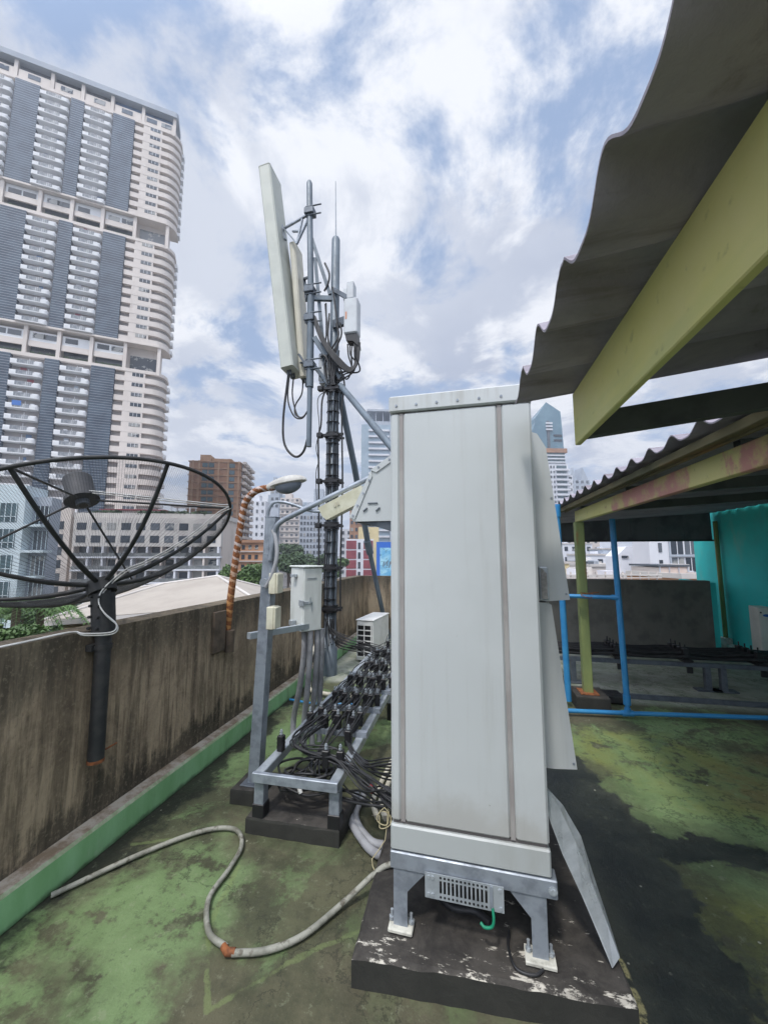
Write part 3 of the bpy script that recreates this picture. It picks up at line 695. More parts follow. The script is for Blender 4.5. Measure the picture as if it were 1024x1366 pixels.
# ------------------------------------------------------------------ low cable tray with clamps and feeder cables
tray = thing('cable_tray', 'low galvanised cable tray with rows of black clamps beside the tall cabinet', 'cable tray', (-.98,3.6,0))
xl, xr, zt = -1.215, -.755, .335
def angle(a, b, w=.05, t=.005):            # angle bar: flat top and one web
    q = MB(); q.bar(Vector(a), Vector(b), w, t); d = (Vector(b)-Vector(a)).normalized(); sd_ = d.cross(Vector((0,0,1)))
    q.bar(Vector(a)+sd_*w/2-Vector((0,0,w/2+.001)), Vector(b)+sd_*w/2-Vector((0,0,w/2+.001)), t, w)
    return q
angle((xl,2.21,zt),(xl-.02,5.3,zt)).build('side_rail', M['galvlight'], tray); angle((xr,2.21,zt),(xr,5.6,zt)).build('side_rail', M['galvlight'], tray)
q = MB(); q.bbox((xl-.03,2.178,zt-.045),(xr+.03,2.205,zt+.008),.003); q.build('end_bar', M['galv'], tray)
for (x, y) in ((xl,2.24),(xr,2.24),(xl,3.9),(xr,3.9),(xl,5.25),(xr,5.25)):
    q = MB(); q.bbox((x-.03,y-.03,.085 if y < 2.5 else .002),(x+.03,y+.03,zt-.05),.003)
    q.bbox((x-.036,y-.036,.085 if y < 2.5 else .002),(x+.036,y+.036,.16),.003, mi=1)
    q.build('leg', [M['galv'], M['black']], tray)
rung_y = [2.78, 3.20, 3.63, 4.10, 4.60, 5.1]
clamp = None
def clamp_mb(x, y, z, tall=.088):
    q = MB(); q.bbox((x-.0205,y-.02,z-.01),(x+.0205,y+.02,z+tall),.004)
    for kk in range(3): q.box((x-.024,y-.014,z+.012+kk*.025),(x+.024,y+.014,z+.022+kk*.025))
    q.tube([(x,y,z+tall),(x,y,z+tall+.035)], .006, 8, 1); q.disc((x,y,z+tall+.004),(0,0,1),.011,.008,6,1); q.disc((x,y,z+tall+.02),(0,0,1),.010,.007,6,1)
    return q
for i, y in enumerate(rung_y):
    q = MB(); q.bar((-1.16 if i < 2 else -1.2, y-.03, zt+.02), (xr+.05, y-.022, zt+.02), .045, .034); rg_ = q.build('rung', M['galv'], tray)
cl_spots = []
for i, y in enumerate(rung_y):
    nc = 8
    for k in range(nc):
        cl_spots.append(((-1.13 + .02*i) + k*((.36+.008*i)/(nc-1)) + random.uniform(-.012,.012), y + random.uniform(-.016,.016) + (.055 if k % 2 else 0), zt+.036+random.uniform(0,.02)))
cl_spots += [(-1.205,2.46,zt+.01),(-.80,2.62,zt+.01),(-.86,2.36,zt+.0),(-.77,2.36,zt+.005)]
cA = clamp_mb(0,0,0).build('cable_clamp', [M['black'], M['galvlight']], tray)
base_inv = Vector((-.98,3.6,0))
for v_ in cA.data.vertices: v_.co += base_inv      # local zero = clamp foot
cA.location = Vector(cl_spots[0]) - base_inv
copies(cA, [Vector(s_) - base_inv for s_ in cl_spots[1:]], tray)
for c_ in tray.children:
    if c_.name.startswith('cable_clamp'): c_.rotation_euler = (0,0,random.uniform(-.25,.25))
# cables: run over the rungs, sag between them, then sweep right into the cabinet
CG = 'black feeder cables along the low tray'
rnd = random.Random(3)
NC = 27
for k in range(NC):
    x = -1.14 + .38*k/(NC-1) + rnd.uniform(-.01,.01); layer = k % 3
    z0 = zt+.05+.03*layer; pts = []
    mx, my = -1.82, 5.1
    if k % 2 == 0: pts += [(mx+.06*math.cos(k), my+.07*math.sin(k)-.05, .75), (mx+.12, my-.12, .42+.02*k/3), (x-.18, 4.75, z0+.02)]
    else: pts += [(x+.25*(rnd.random()-.3), 5.5, z0+.03)]
    for j, y in enumerate(rung_y[::-1]):
        if y > 4.7 and k % 2 == 0: continue
        pts.append((x + rnd.uniform(-.012,.012), y, z0+rnd.uniform(-.006,.02)))
        if j < len(rung_y)-1: pts.append((x + rnd.uniform(-.018,.018), y-.21, z0+rnd.uniform(-.025,.03)))
    e = k/(NC-1)
    if k < 12:    # long arcs hugging the front bar
        pts += [(-1.15+.2*e+rnd.uniform(-.03,.03), 2.50+rnd.uniform(-.05,.05), zt+.05+.02*layer), (-1.0+rnd.uniform(-.05,.05), 2.36+.06*rnd.random(), zt+.02+rnd.uniform(0,.07)), (-.78, 2.31+.09*rnd.random(), zt+.02+rnd.uniform(0,.06)), (-.60, 2.22+.12*rnd.random(), zt-.05+rnd.uniform(0,.08)), (-.45, 2.14+.1*e, .30+.03*layer), (-.33, 2.08+.1*e, .28+.03*layer)]
    elif k < 19: # under the front bar: sag
        pts += [(-1.06+.16*e, 2.55+rnd.uniform(-.06,.06), zt-.02), (-.97+rnd.uniform(-.08,.08), 2.40+rnd.uniform(-.06,.04), .18+rnd.uniform(0,.1)), (-.78, 2.34+rnd.uniform(-.06,.06), .17+rnd.uniform(0,.09)), (-.60, 2.24+rnd.uniform(-.06,.06), .20+rnd.uniform(0,.08)), (-.45, 2.16, .25+.02*layer), (-.33, 2.1, .29)]
    else:
        pts += [(-.80, 2.58+.2*(e-.7), zt+.03), (-.66, 2.42+.3*(e-.7), zt-.02), (-.50, 2.30+.3*(e-.7), zt-.02+.04*layer), (-.33, 2.2+.3*(e-.7), .38+.05*layer)]
    q = MB(); q.tube(bez(pts, 5), .0046 if k % 4 else .0062, 7)
    tag(q.build('feeder_cable', M['rubber']), 'black feeder cable running in the bundle along the low tray', 'cable', CG)
q = MB(); q.tube([(-.555,2.255,.305),(-.535,2.24,.298)], .022, 10); tag(q.build('cable_band', M['red']), 'red tape band round black cables beside the low tray', 'tape')
# coil of slack cable under the front bar
q = MB(); pts = []
for k in range(150):
    a = k*.30; pts.append((-1.0+(.15+.04*math.sin(k*.11))*math.cos(a)+.012*math.sin(k*1.7), 2.42+(.11+.03*math.cos(k*.09))*math.sin(a), .23+.065*math.sin(k*.37)+.02*math.cos(a*1.3)))
q.tube(bez(pts, 2), .0075, 6); tag(q.build('slack_cable', M['rubber']), 'coil of slack black cable hanging below the front bar of tray', 'cable coil')
q = MB(); q.tube([(-1.00,2.29,.235),(-.985,2.285,.205)], .013, 8); tag(q.build('white_connector', M['white']), 'small white plug hanging under the front bar of tray', 'connector')
# pale pvc pipes beside the tray
for i, dx in enumerate((0, .05)):
    q = MB(); q.tube(bez([(-.52+dx,5.0,.05),(-.55+dx,4.0,.05),(-.58+dx,3.2,.05),(-.61+dx,2.62,.06),(-.60+dx,2.50,.07),(-.55+dx,2.40,.06)], 6), .017, 10)
    tag(q.build('pvc_pipe', M['pvc']), ('left' if i == 0 else 'right') + ' one of two cream pipes on the floor between tray and cabinet', 'pipe', 'cream pipes between tray and cabinet')
for i in range(2):
    q = MB(); q.tube(bez([(-.74+.05*i,2.62,.05),(-.72+.03*i,2.42,.035),(-.62+.04*i,2.27,.03),(-.48,2.15+.07*i,.04),(-.3,2.1+.06*i,.13)], 8), .022, 10)
    tag(q.build('flexible_conduit', M['pvcgrey']), ('nearer' if i == 0 else 'farther') + ' grey flexible conduit curling over the floor into the cabinet base', 'conduit', 'grey conduits at cabinet base')

# ------------------------------------------------------------------ leaning light post
post = thing('light_post', 'grey square steel post with a curved arm and yellowed floodlight', 'light post', (-1.41,2.53,.09))
q = MB(); a, b_ = Vector((-1.415,2.53,.09)), Vector((-1.335,2.50,1.86)); q.bar(a, b_, .075, .075, up=(0,1,0)); q.bar(b_, b_+Vector((0,0,.006)), .081, .081, up=(0,1,0)); q.build('post_tube', M['galv'], post)
q = MB(); q.bbox((-1.49,2.46,.088),(-1.34,2.60,.098),.003); q.build('base_plate', M['galvdark'], post)
ap = bez([(-1.325,2.46,1.56),(-1.31,2.46,1.66),(-1.30,2.46,1.75),(-1.26,2.46,1.82),(-1.14,2.47,1.885),(-.95,2.49,1.975),(-.72,2.52,2.085),(-.60,2.53,2.14)], 8)
q = MB(); q.tube(ap, .0185, 12); arm = q.build('arm', M['galv'], post)
ap2 = bez([(-1.345,2.47,1.60),(-1.36,2.47,1.80),(-1.355,2.47,1.90),(-1.32,2.47,1.96),(-1.25,2.47,1.965),(-1.17,2.48,1.945),(-1.06,2.49,1.905),(-.98,2.49,1.895),(-.93,2.50,1.905)], 8)
q = MB(); q.tube(ap2, .011, 10); q.build('cable_conduit', M['galv'], post)
q = MB(); q.tube(bez([(-1.345,2.45,1.38),(-1.30,2.44,1.45),(-1.265,2.44,1.58),(-1.28,2.45,1.70),(-1.31,2.455,1.77)], 8), .014, 10); q.build('flexible_conduit', M['pvcgrey'], post)
q = MB(); q.disc((-1.36,2.462,1.41),(0,-1,0),.03,.02,8); q.box((-1.375,2.44,1.40),(-1.29,2.462,1.42)); q.build('pipe_clamp', M['galvlight'], post)
lm = MB(Matrix.Translation((-.815,2.52,1.955)) @ Matrix.Rotation(R(-25.5),4,'Y') @ Matrix.Rotation(R(8),4,'X'))
lm.prism([(-.15,-.055),(.15,-.055),(.165,-.025),(.165,.045),(-.165,.045),(-.165,-.02)], -.06, .06, axis='y'); fx = lm.build('floodlight', M['lampcream'], post)
lm2 = MB(lm.m); lm2.box((-.14,-.05,-.062),(.14,.05,-.056)); lm2.build('lens', M['cream'], fx)
lm3 = MB(lm.m); lm3.box((-.06,-.066,-.004),(-.045,-.0605,.022)); lm3.box((-.035,-.066,-.004),(-.020,-.0605,.022)); lm3.build('clip', M['cream'], fx)
q = MB(); q.bbox((-1.375,2.40,1.30),(-1.345,2.46,1.50),.002) if False else None
for (z0, z1, lb) in ((1.335,1.475,'upper cream junction box on the leaning grey post'), (1.10,1.25,'lower cream junction box on the leaning grey post')):
    j = thing('junction_box', lb, 'junction box', (-1.30,2.47,z0), 0, 'junction boxes on the grey post')
    xo = -1.315 - (1.475-z1)*.045
    MB().bbox((xo,2.43,z0),(xo+.052,2.52,z1),.005).build('box_body', M['cream'], j); MB().bbox((xo+.0525,2.433,z0+.004),(xo+.066,2.517,z1-.004),.004).build('box_cover', M['cream'], j)

# electrical box, rotated corner-on
th = R(54); NR = Vector((math.cos(th), math.sin(th), 0)); NL = Vector((-math.sin(th), math.cos(th), 0)); c0 = Vector((-1.285,2.95,.985))
ebm = Matrix(((NR.x,NL.x,0,c0.x),(NR.y,NL.y,0,c0.y),(0,0,1,c0.z),(0,0,0,1)))
eb = thing('electrical_box', 'pale grey locked electrical box held beside the light post above grey conduits', 'electrical box', tuple(c0))
W_, D_, H_ = .165, .215, .51
MB(ebm).bbox((0,.012,0),(W_,D_,H_),.004).build('box_body', M['ebox'], eb)
MB(ebm).bbox((.003,-.004,.004),(W_+.004,.010,H_-.006),.004).build('door', M['ebox'], eb)
MB(ebm).bbox((-.012,-.016,H_),(W_+.012,D_+.012,H_+.014),.005).build('lid', M['ebox'], eb)
q = MB(ebm); q.bbox((-.006,-.012,.215),(.045,-.0045,.24),.002); q.bbox((-.012,-.012,.205),(-.001,.055,.25),.002); q.box((.055,-.01,.21),(.062,-.0045,.27)); q.box((.07,-.011,.16),(.076,-.0045,.235)); q.box((.055,-.014,.225),(.078,-.006,.235)); q.build('latch', M['galvlight'], eb)
q = MB(ebm); q.box((.03,-.0055,.42),(.12,-.0046,.425)); q.box((.03,-.0055,.41),(.12,-.0046,.413)); q.build('vent_mark', M['galv'], eb)
q = MB(); q.bar((-1.50,2.52,1.035),(-1.24,3.06,1.025),.042,.042); q.bar((-1.36,2.76,1.46),(-1.26,3.10,1.46),.03,.03) if False else None
q.build('bracket', M['galvlight'], eb)
q = MB(ebm); q.bbox((-.045,.10,.045),(-.002,.15,.085),.003); q.bbox((-.045,.10,.43),(-.002,.15,.455),.003); q.build('mounting_lug', M['galvlight'], eb)
CD = 'grey conduits under the electrical box'
for i, (dx, dy, bx, by) in enumerate(((-.03,.10,-1.46,3.20),(.03,.08,-1.34,3.14),(.065,.14,-1.31,3.24),(.09,.18,-1.28,3.32))):
    t0 = c0 + Vector((dx,dy,0)); q = MB(); q.tube(bez([t0, t0+Vector((0,0,-.2)), (t0.x*.6+bx*.4, t0.y*.6+by*.4, .5), (bx,by,.22), (bx+.03,by-.06,.03)], 6), .0235, 12)
    tag(q.build('conduit_pipe', M['pvcgrey']), ['leftmost grey conduit under electrical box, nearest the wall','front grey conduit under electrical box, bowing to the tray','middle grey conduit behind the front one under electrical box','rightmost grey conduit under electrical box, nearest the mast'][i], 'conduit', CD)
q = MB(); q.tube(bez([(-1.9,4.9,.55),(-1.88,4.55,.35),(-1.84,4.45,.30),(-1.83,4.42,.12),(-1.78,4.36,.05),(-1.55,4.3,.045),(-1.2,4.3,.045)], 8), .022, 10)
tag(q.build('pvc_pipe', M['pvc']), 'bent cream pipe dropping to the floor beside the mast foot', 'pipe')
q = MB(); q.tube(bez([(-1.92,4.1,.03),(-1.6,4.05,.03),(-1.2,4.12,.03)], 6), .012, 8); tag(q.build('pvc_pipe', M['blue']), 'thin blue pipe crossing the green floor behind the conduits', 'pipe')

# ------------------------------------------------------------------ antenna mast
mx, my = -1.835, 5.12
STAY = Vector((-.345,3.6,2.2)); STAY = Vector((mx+.13,my-.08,4.0)).lerp(STAY, 1.25)
mast = thing('antenna_mast', 'tall dark grey antenna mast wrapped in black cables with lightning rod', 'mast', (mx,my,0))
q = MB(); q.tube([(mx,my,.0),(mx,my,.35),(mx,my,.36),(mx,my,4.0),(mx,my,4.01),(mx,my,6.36),(mx,my,6.40)], [.10,.10,.075,.075,.068,.062,.045], 16); q.build('pole', M['mastgrey'], mast)
q = MB(); q.tube([(mx,my,6.39),(mx-.02,my,7.36)], [.010,.006], 8); q.build('lightning_rod', M['galv'], mast)
q = MB(); q.tube([(mx+.13,my-.08,4.0),STAY], .042, 12); q.build('stay_pipe', M['mastgrey'], mast)
q = MB(); q.tube([(mx+.04,my+.05,4.1),(mx+.14,my+.6,3.0),(-1.62,6.35,1.75)], .048, 12)
q.tube([(-1.62,6.35,1.75),(-1.52,6.95,.65),(-1.46,7.3,.05)], .04, 12); q.tube([(-1.63,6.30,1.83),(-1.605,6.42,1.62)], .062, 12); q.build('stay_pipe', M['mastgrey'], mast)
for z in (.87, 1.42, 2.0, 2.62, 3.28, 3.97):
    q = MB(); q.bar((mx-.17,my-.10,z),(mx+.19,my-.10,z),.022,.035); q.bar((mx-.14,my+.09,z),(mx+.14,my+.09,z),.02,.03)
    for x in (-.12, .12): q.tube([(mx+x,my-.16,z),(mx+x,my+.12,z)], .009, 6)
    q.bbox((mx-.20,my-.14,z-.035),(mx-.12,my-.06,z+.035),.008); q.tube([(mx-.10,my,z-.02),(mx-.10,my,z+.02)], .02, 8)
    q.tube([(mx,my,z-.05),(mx,my,z+.05)], .105, 16); q.build('cable_bracket', M['black'], mast)
for z in [1.0+.155*k for k in range(19)]:
    q = MB(); q.tube([(mx,my-.012,z-.004),(mx,my-.012,z+.004)], .094, 14); q.build('tie_band', M['black'], mast)
MG = 'black cables strapped up the mast'
for k in range(11):
    a = R(180 + 18*k) ; r_ = .084
    x, y = mx + r_*math.cos(a), my + r_*math.sin(a)
    q = MB(); pts = [(x+rnd.uniform(-.03,.1), y-.16, .33+.02*k), (x,y,.62)]
    for z in (1.1,1.7,2.3,2.9,3.5,4.0): pts.append((x+rnd.uniform(-.01,.01), y+rnd.uniform(-.008,.008), z+rnd.uniform(-.1,.1)))
    pts.append((x+rnd.uniform(-.05,.05), y, 4.3+rnd.uniform(0,.3))); q.tube(bez(pts,4), .0075 if k%3 else .012, 7)
    tag(q.build('mast_cable', M['rubber'] if k % 3 else M['galvdark']), 'dark cable strapped flat up the antenna mast', 'cable', MG)
q = MB(); q.tube(bez([(-1.96,5.0,.88),(-1.975,5.0,1.9),(-2.0,5.0,2.9),(-2.01,5.0,3.25),(-1.985,5.03,3.45),(-1.97,5.02,3.8),(-1.91,5.05,4.0)],6), .013, 8); tag(q.build('mast_cable', M['rubber']), 'single thick black cable hanging left of the mast brackets', 'cable')
q = MB(); q.tube(bez([(-2.01,4.99,2.3),(-2.03,4.99,2.72),(-2.0,4.99,2.9),(-2.035,4.99,3.1),(-2.0,5.0,3.4),(-2.03,5.0,3.8),(-1.93,5.05,3.95)],6), .006, 6); tag(q.build('mast_cable', M['rubber']), 'thin wavy black wire hanging left of the mast', 'cable')
q = MB(); q.tube(bez([(-1.66,5.02,.88),(-1.66,5.0,1.5),(-1.645,5.0,2.5),(-1.66,5.0,3.2),(-1.665,5.0,3.7),(-1.64,5.02,4.0),(-1.72,5.04,4.3)],6), .013, 8); tag(q.build('mast_cable', M['rubber']), 'single black cable hanging right of the mast brackets', 'cable')
# secondary pipe with panel antennas
ap_ = thing('antenna_pipe', 'slim grey antenna pipe clamped beside the mast top', 'antenna pipe', (-2.17,5.0,3.1))
q = MB(); q.tube([(-2.15,5.0,3.12),(-2.155,5.0,4.0)], .037, 12); q.tube([(-2.155,5.0,4.0),(-2.17,5.0,5.4)], .052, 12); q.tube([(-2.17,5.0,5.4),(-2.235,5.0,7.28),(-2.236,5.0,7.32)], [.045,.045,.03], 12); q.build('pipe', M['mastgrey'], ap_)
q = MB(); q.bar((-2.18,5.02,6.35),(-1.90,5.08,5.45),.05,.05); q.bar((-2.14,5.06,6.05),(-1.93,5.12,3.95),.075,.05); q.bar((-2.17,5.0,5.38),(-1.86,5.08,5.38),.05,.07); q.bar((-2.17,5.0,4.42),(-1.86,5.08,4.0),.05,.05); q.bar((-2.1,5.0,4.75),(-1.7,5.08,4.1),.06,.07); q.build('brace', M['mastgrey'], ap_)
for z in (4.33, 5.05, 5.5, 6.78):
    q = MB(); x = -2.155-.02*(z-4); q.bbox((x-.075,4.93,z-.05),(x+.075,5.07,z+.05),.008)
    for dz in (-.12,.12):
        q.tube([(x-.06,4.96,z+dz*.6),(x+.19,4.96,z+dz*.6)], .012, 6)
    q.build('clamp', M['galvdark'], ap_)
q = MB()
for (a, b_) in (((-2.70,5.12,6.72),(-2.24,5.02,6.78)),((-2.70,5.12,6.72),(-2.44,5.05,6.35)),((-2.44,5.05,6.35),(-2.24,5.02,6.72)),((-2.54,5.1,6.62),(-2.38,5.05,6.55)),((-2.44,5.05,6.35),(-2.36,5.05,6.75))): q.bar(a,b_,.035,.02)
q.bar((-2.80,5.15,6.95),(-2.66,5.10,6.5),.045,.03); q.build('tilt_bracket', M['galv'], ap_)
q = MB()
for (a, b_) in (((-2.42,5.3,5.95),(-2.20,5.03,5.75)),((-2.42,5.3,5.95),(-2.30,5.15,5.45)),((-2.30,5.15,5.45),(-2.20,5.03,5.75)),((-2.36,5.12,4.45),(-2.18,5.02,4.38)),((-2.36,5.05,4.55),(-2.2,5.02,4.30))): q.bar(a,b_,.04,.025)
q.build('tilt_bracket', M['galvdark'], ap_)
def panel_ant(name, label, btm, top, w, d, mat, endm):
    B, T = Vector(btm), Vector(top); ax = (T-B).normalized(); yv = Vector((0,1,0)); xv = yv.cross(ax).normalized()
    t_ = thing(name, label, 'antenna', btm, 0, 'panel antennas on the slim pipe')
    Lh = (T-B).length; r_ = .02
    prof = [(0,r_),(r_,0),(w-r_,0),(w,r_),(w,d-r_),(w-r_,d),(r_,d),(0,d-r_)]
    mm = Matrix(((xv.x,yv.x,ax.x,B.x),(xv.y,yv.y,ax.y,B.y),(xv.z,yv.z,ax.z,B.z),(0,0,0,1)))
    MB(mm).prism(prof, .012, Lh-.012).build('radome', mat, t_)
    pr2 = [(x*1.02-.01*w, y*1.02-.01*d) for x, y in prof]
    MB(mm).prism(pr2, 0, .011).build('end_cap', endm, t_); MB(mm).prism(pr2, Lh-.011, Lh).build('end_cap', endm, t_)
    for k in range(4): q = MB(mm); q.tube([(w*.3+.04*(k%2), d*.3+.12*(k//2), 0),(w*.3+.04*(k%2), d*.3+.12*(k//2), -.07)], .018, 8); q.build('connector', M['galvdark'], t_)
    return mm
A1 = panel_ant('panel_antenna', 'long pale panel antenna tilted outward from the slim pipe', (-2.575,4.9,4.29), (-3.06,4.9,7.66), .195, .40, M['antenna'], M['antenna'])
A2 = panel_ant('panel_antenna', 'shorter beige panel antenna between the long one and slim pipe', (-2.40,5.14,4.25), (-2.62,5.14,6.48), .10, .30, M['antenna2'], M['antenna2'])
for i, pts in enumerate((((-2.52,5.05,4.24),(-2.58,5.05,3.6),(-2.55,5.05,3.2),(-2.38,5.03,3.0),(-2.24,5.01,3.05),(-2.16,5.0,3.28)),
                         ((-2.48,5.0,4.24),(-2.50,5.02,3.85),(-2.40,5.02,3.60),(-2.27,5.01,3.55),(-2.17,5.0,3.66)),
                         ((-2.47,5.12,4.24),(-2.48,5.12,3.95),(-2.38,5.08,3.64),(-2.26,5.03,3.58),(-2.15,5.0,3.70)),
                         ((-2.36,5.22,4.22),(-2.37,5.2,4.0),(-2.44,5.15,3.82),(-2.42,5.1,3.66),(-2.3,5.03,3.56)))):
    q = MB(); q.tube(bez(pts, 8), .017 if i == 0 else .011, 8)
    tag(q.build('antenna_cable', M['rubber']), ['longest and lowest looped black cable under the long panel antenna','inner looped black cable rising into the slim pipe','looped black cable just behind the inner loop','short black cable kinked under the beige panel antenna'][i], 'cable', 'looped cables under the panel antennas')
# radio units
ru = thing('radio_unit', 'pale grey radio unit on the right of the mast with black cable tails', 'radio unit', (-1.54,5.0,4.62), 0, 'radio units on the mast')
MB().bbox((-1.635,4.93,4.72),(-1.435,5.12,5.25),.015).build('unit_body', M['rrugrey'], ru)
MB().bbox((-1.60,4.95,5.26),(-1.50,5.10,5.52),.008).build('top_box', M['rrugrey'], ru); MB().bbox((-1.67,5.0,5.28),(-1.602,5.1,5.46),.006).build('bracket', M['rrugrey'], ru)
MB().box((-1.61,4.925,4.93),(-1.588,4.9295,5.04)).build('orange_label', M['orange'], ru)
q = MB(); q.prism([(-1.62,4.715),(-1.445,4.715),(-1.42,4.52),(-1.50,4.60),(-1.60,4.62)], 4.95, 5.10, axis='y'); q.build('connector_shroud', M['black'], ru)
q = MB(); q.bar((-1.83,5.06,5.5),(-1.60,5.0,5.3),.05,.06); q.bar((-1.83,5.06,4.95),(-1.63,5.0,4.95),.06,.12); q.build('arm', M['galvdark'], ru)
for i in range(5):
    dx = .035*i; q = MB(); q.tube(bez([(-1.60+dx,5.02,4.60),(-1.58+dx*.9+.03*math.sin(3*i),5.0-.02*i,4.42),(-1.53+dx*.5+.05*math.sin(2*i),5.0,4.22-.05*math.sin(5*i)),(-1.66+.04*math.cos(3*i),5.02,4.15-.07*math.cos(2*i)),(-1.78,5.05,4.40-.09*i)], 7), .011, 7)
    tag(q.build('radio_cable', M['rubber']), 'black cable drooping from the pale radio unit to the mast', 'cable', 'cables drooping from the radio unit')
ru2 = thing('radio_unit', 'small grey unit seen from below left of the mast', 'radio unit', (-2.0,5.2,4.15), 0, 'radio units on the mast')
MB().bbox((-2.06,5.08,4.12),(-1.88,5.32,4.55),.01).build('unit_body', M['rrugrey'], ru2); MB().box((-2.05,5.09,4.09),(-1.89,5.31,4.118)).build('base', M['galv'], ru2)
q = MB(); q.tube(bez([(-2.02,5.05,4.45),(-1.95,5.0,4.46),(-1.88,4.99,4.36),(-1.86,5.0,4.15)],6), .018, 8); q.tube(bez([(-1.98,5.05,5.95),(-1.9,5.03,5.75),(-1.92,5.04,5.6),(-1.98,5.05,5.5)],6), .015, 8); q.tube(bez([(-1.95,5.05,5.3),(-1.93,5.03,4.8),(-1.97,5.04,4.5)],6), .012, 8)
tag(q.build('mast_cable', M['rubber']), 'loose black cable looping round the upper mast braces', 'cable')
for k in range(5):
    q = MB(); o_ = .03*k
    q.tube(bez([(-2.08,4.95,5.05-o_),(-1.98,4.93,4.80-o_),(-1.86,4.92,4.56-o_*.8),(-1.70,4.92,4.36-o_*.9),(-1.54,4.94,4.20-o_*.5),(-1.47+.01*k,4.96,4.28),(-1.49+.02*k,4.98,4.58)],7), .014, 7)
    tag(q.build('radio_cable', M['rubber']), 'thick black cable swept from the slim pipe under the pale radio unit', 'cable', 'cables swept across the mast top')
rn2 = random.Random(11)
for k in range(6):
    q = MB(); x = -1.93+.05*k
    q.tube(bez([(x+rn2.uniform(-.05,.05),4.98,5.2+rn2.uniform(-.3,.3)),(x+rn2.uniform(-.06,.06),4.97,4.7),(-1.84+rn2.uniform(-.1,.1),4.99,4.35),(-1.83+rn2.uniform(-.08,.08),5.0,4.0)],7), .013, 7)
    tag(q.build('mast_cable', M['rubber']), 'black cable bunched at the top of the mast', 'cable', 'cables bunched at the mast top')

# ------------------------------------------------------------------ air conditioner
ac = thing('air_conditioner', 'small white outdoor air conditioner unit at the end of the parapet', 'air conditioner', (-1.45,5.85,0), 0)
acm = Matrix.Translation((-1.66,5.80,.022)) @ Matrix.Rotation(R(-6),4,'Z')
MB(acm).bbox((0,.0,0),(.27,.78,.58),.012).build('casing', M['white'], ac)
MB(acm).bbox((-.008,-.012,.582),(.278,.79,.60),.006).build('top_cover', M['white'], ac)
q = MB(acm)
q.box((.02,-.003,.05),(.25,-.001,.53), 1)
for k in range(7): q.box((.02,-.014,.05+k*.0775),(.25,-.004,.065+k*.0775))
for x in (.02,.13,.24): q.box((x-.006,-.016,.05),(x+.006,-.004,.53))
q.build('grille', [M['white'], M['black']], ac)
for fx_, fy_ in ((.02,.05),(.2,.05),(.02,.65),(.2,.65)): MB(acm).box((fx_,fy_,-.018),(fx_+.05,fy_+.05,-.002)).build('foot', M['galvdark'], ac)
q = MB(); q.tube(bez([(-1.1,6.5,.35),(-.9,6.5,.33),(-.6,6.4,.30)],5), .035, 8); tag(q.build('insulated_pipe', M['pvc']), 'pale insulated pipe right of the small air conditioner', 'pipe')

# ------------------------------------------------------------------ satellite dish
dC = Vector((-2.177,1.888,1.679)); dn = Vector((-.475,.133,.87)).normalized(); DR, DD = .80, .29
du = dn.cross(Vector((0,1,0))).normalized(); dv = dn.cross(du)
def dp(r, deg, off=0.0):
    a = R(deg); return dC - dn*DD + dn*(DD*(r/DR)**2 + off) + (du*math.cos(a)+dv*math.sin(a))*r
hub = dC - dn*DD
dish = thing('satellite_dish', 'large black mesh satellite dish on a pole fixed to the stained parapet', 'satellite dish', (-2.04,1.93,.47))
q = MB(); q.tube([(-1.985,1.85,.50),(-1.99,1.845,1.12),(-2.012,1.84,1.40)], .039, 16); pole = q.build('pole', M['dish'], dish)
q = MB(); q.tube([(-1.99,1.845,1.08),(-1.99,1.845,1.105)], .045, 16); q.box((-2.039,1.785,1.075),(-2.0,1.905,1.11)); q.build('wall_strap', M['dish'], dish)
q = MB(); q.tube([(-1.985,1.85,.487),(-1.985,1.85,.503)], .041, 14); q.tube([(-1.985,1.88,.525),(-1.98,1.97,.53)], .005, 6); q.build('rusty_end', M['rust'], dish)
q = MB(); q.tube([(-1.992,1.845,1.17),(-2.012,1.84,1.385)], .058, 16)
for z in (1.20,1.26,1.32,1.37):
    for dx in (-.03,.02): q.disc((-1.994+dx,1.789,z),(0,-1,0),.008,.016,6)
q.tube([hub-dn*.05, hub+dn*.02], [.07,.075], 14); q.build('mount_bracket', M['dish'], dish)
q = MB(); q.tube([dp(DR, k*4) for k in range(91)], .0105, 8, cap=False); q.build('rim', M['dish'], dish)
for a in (122,166,219,262,310,350,35,78):
    q = MB(); q.tube([dp(DR*t, a, .004) for t in [i/10 for i in range(11)]], [.0135]*4+[.0105]*7, 8); q.build('rib', M['dish'], dish)
q = MB()
for i in range(1, 150):
    rr = DR*i/150; q.tube([dp(rr, k*7.5) for k in range(49)], .0006, 3, cap=False)
for k in range(420):
    a = k*360/420; q.tube([dp(DR*t, a) for t in [(.3,.6,.15,.6)[k % 4], .7,.8,.9,1]], .0006, 3, cap=False)
q.build('mesh_reflector', M['dish'], dish)
fc = dC + dn*.30
q = MB(); q.tube([fc-dn*.012, fc+dn*.012], .091, 28); q.tube([fc+dn*.0125, fc+dn*.155], .076, 28); q.tube([fc+dn*.155, fc+dn*.163, fc+dn*.168], [.076,.072,.06], 28); fd = q.build('feed_horn', M['feed'], dish)
q = MB(); q.tube([fc-dn*.045, fc-dn*.012], [.036,.036], 16); q.tube([fc-dn*.047,fc-dn*.044],[.024,.024],12,1); q.build('feed_throat', [M['galvdark'],M['black']], fd)
for a in (122,219,303,38):
    q = MB(); d_ = dp(DR, a); s_ = fc + (d_-fc).normalized()*.07 - dn*.0; q.tube([s_, d_], .0065, 8); q.build('feed_strut', M['dish'], dish)
e_ = dp(DR, 219)
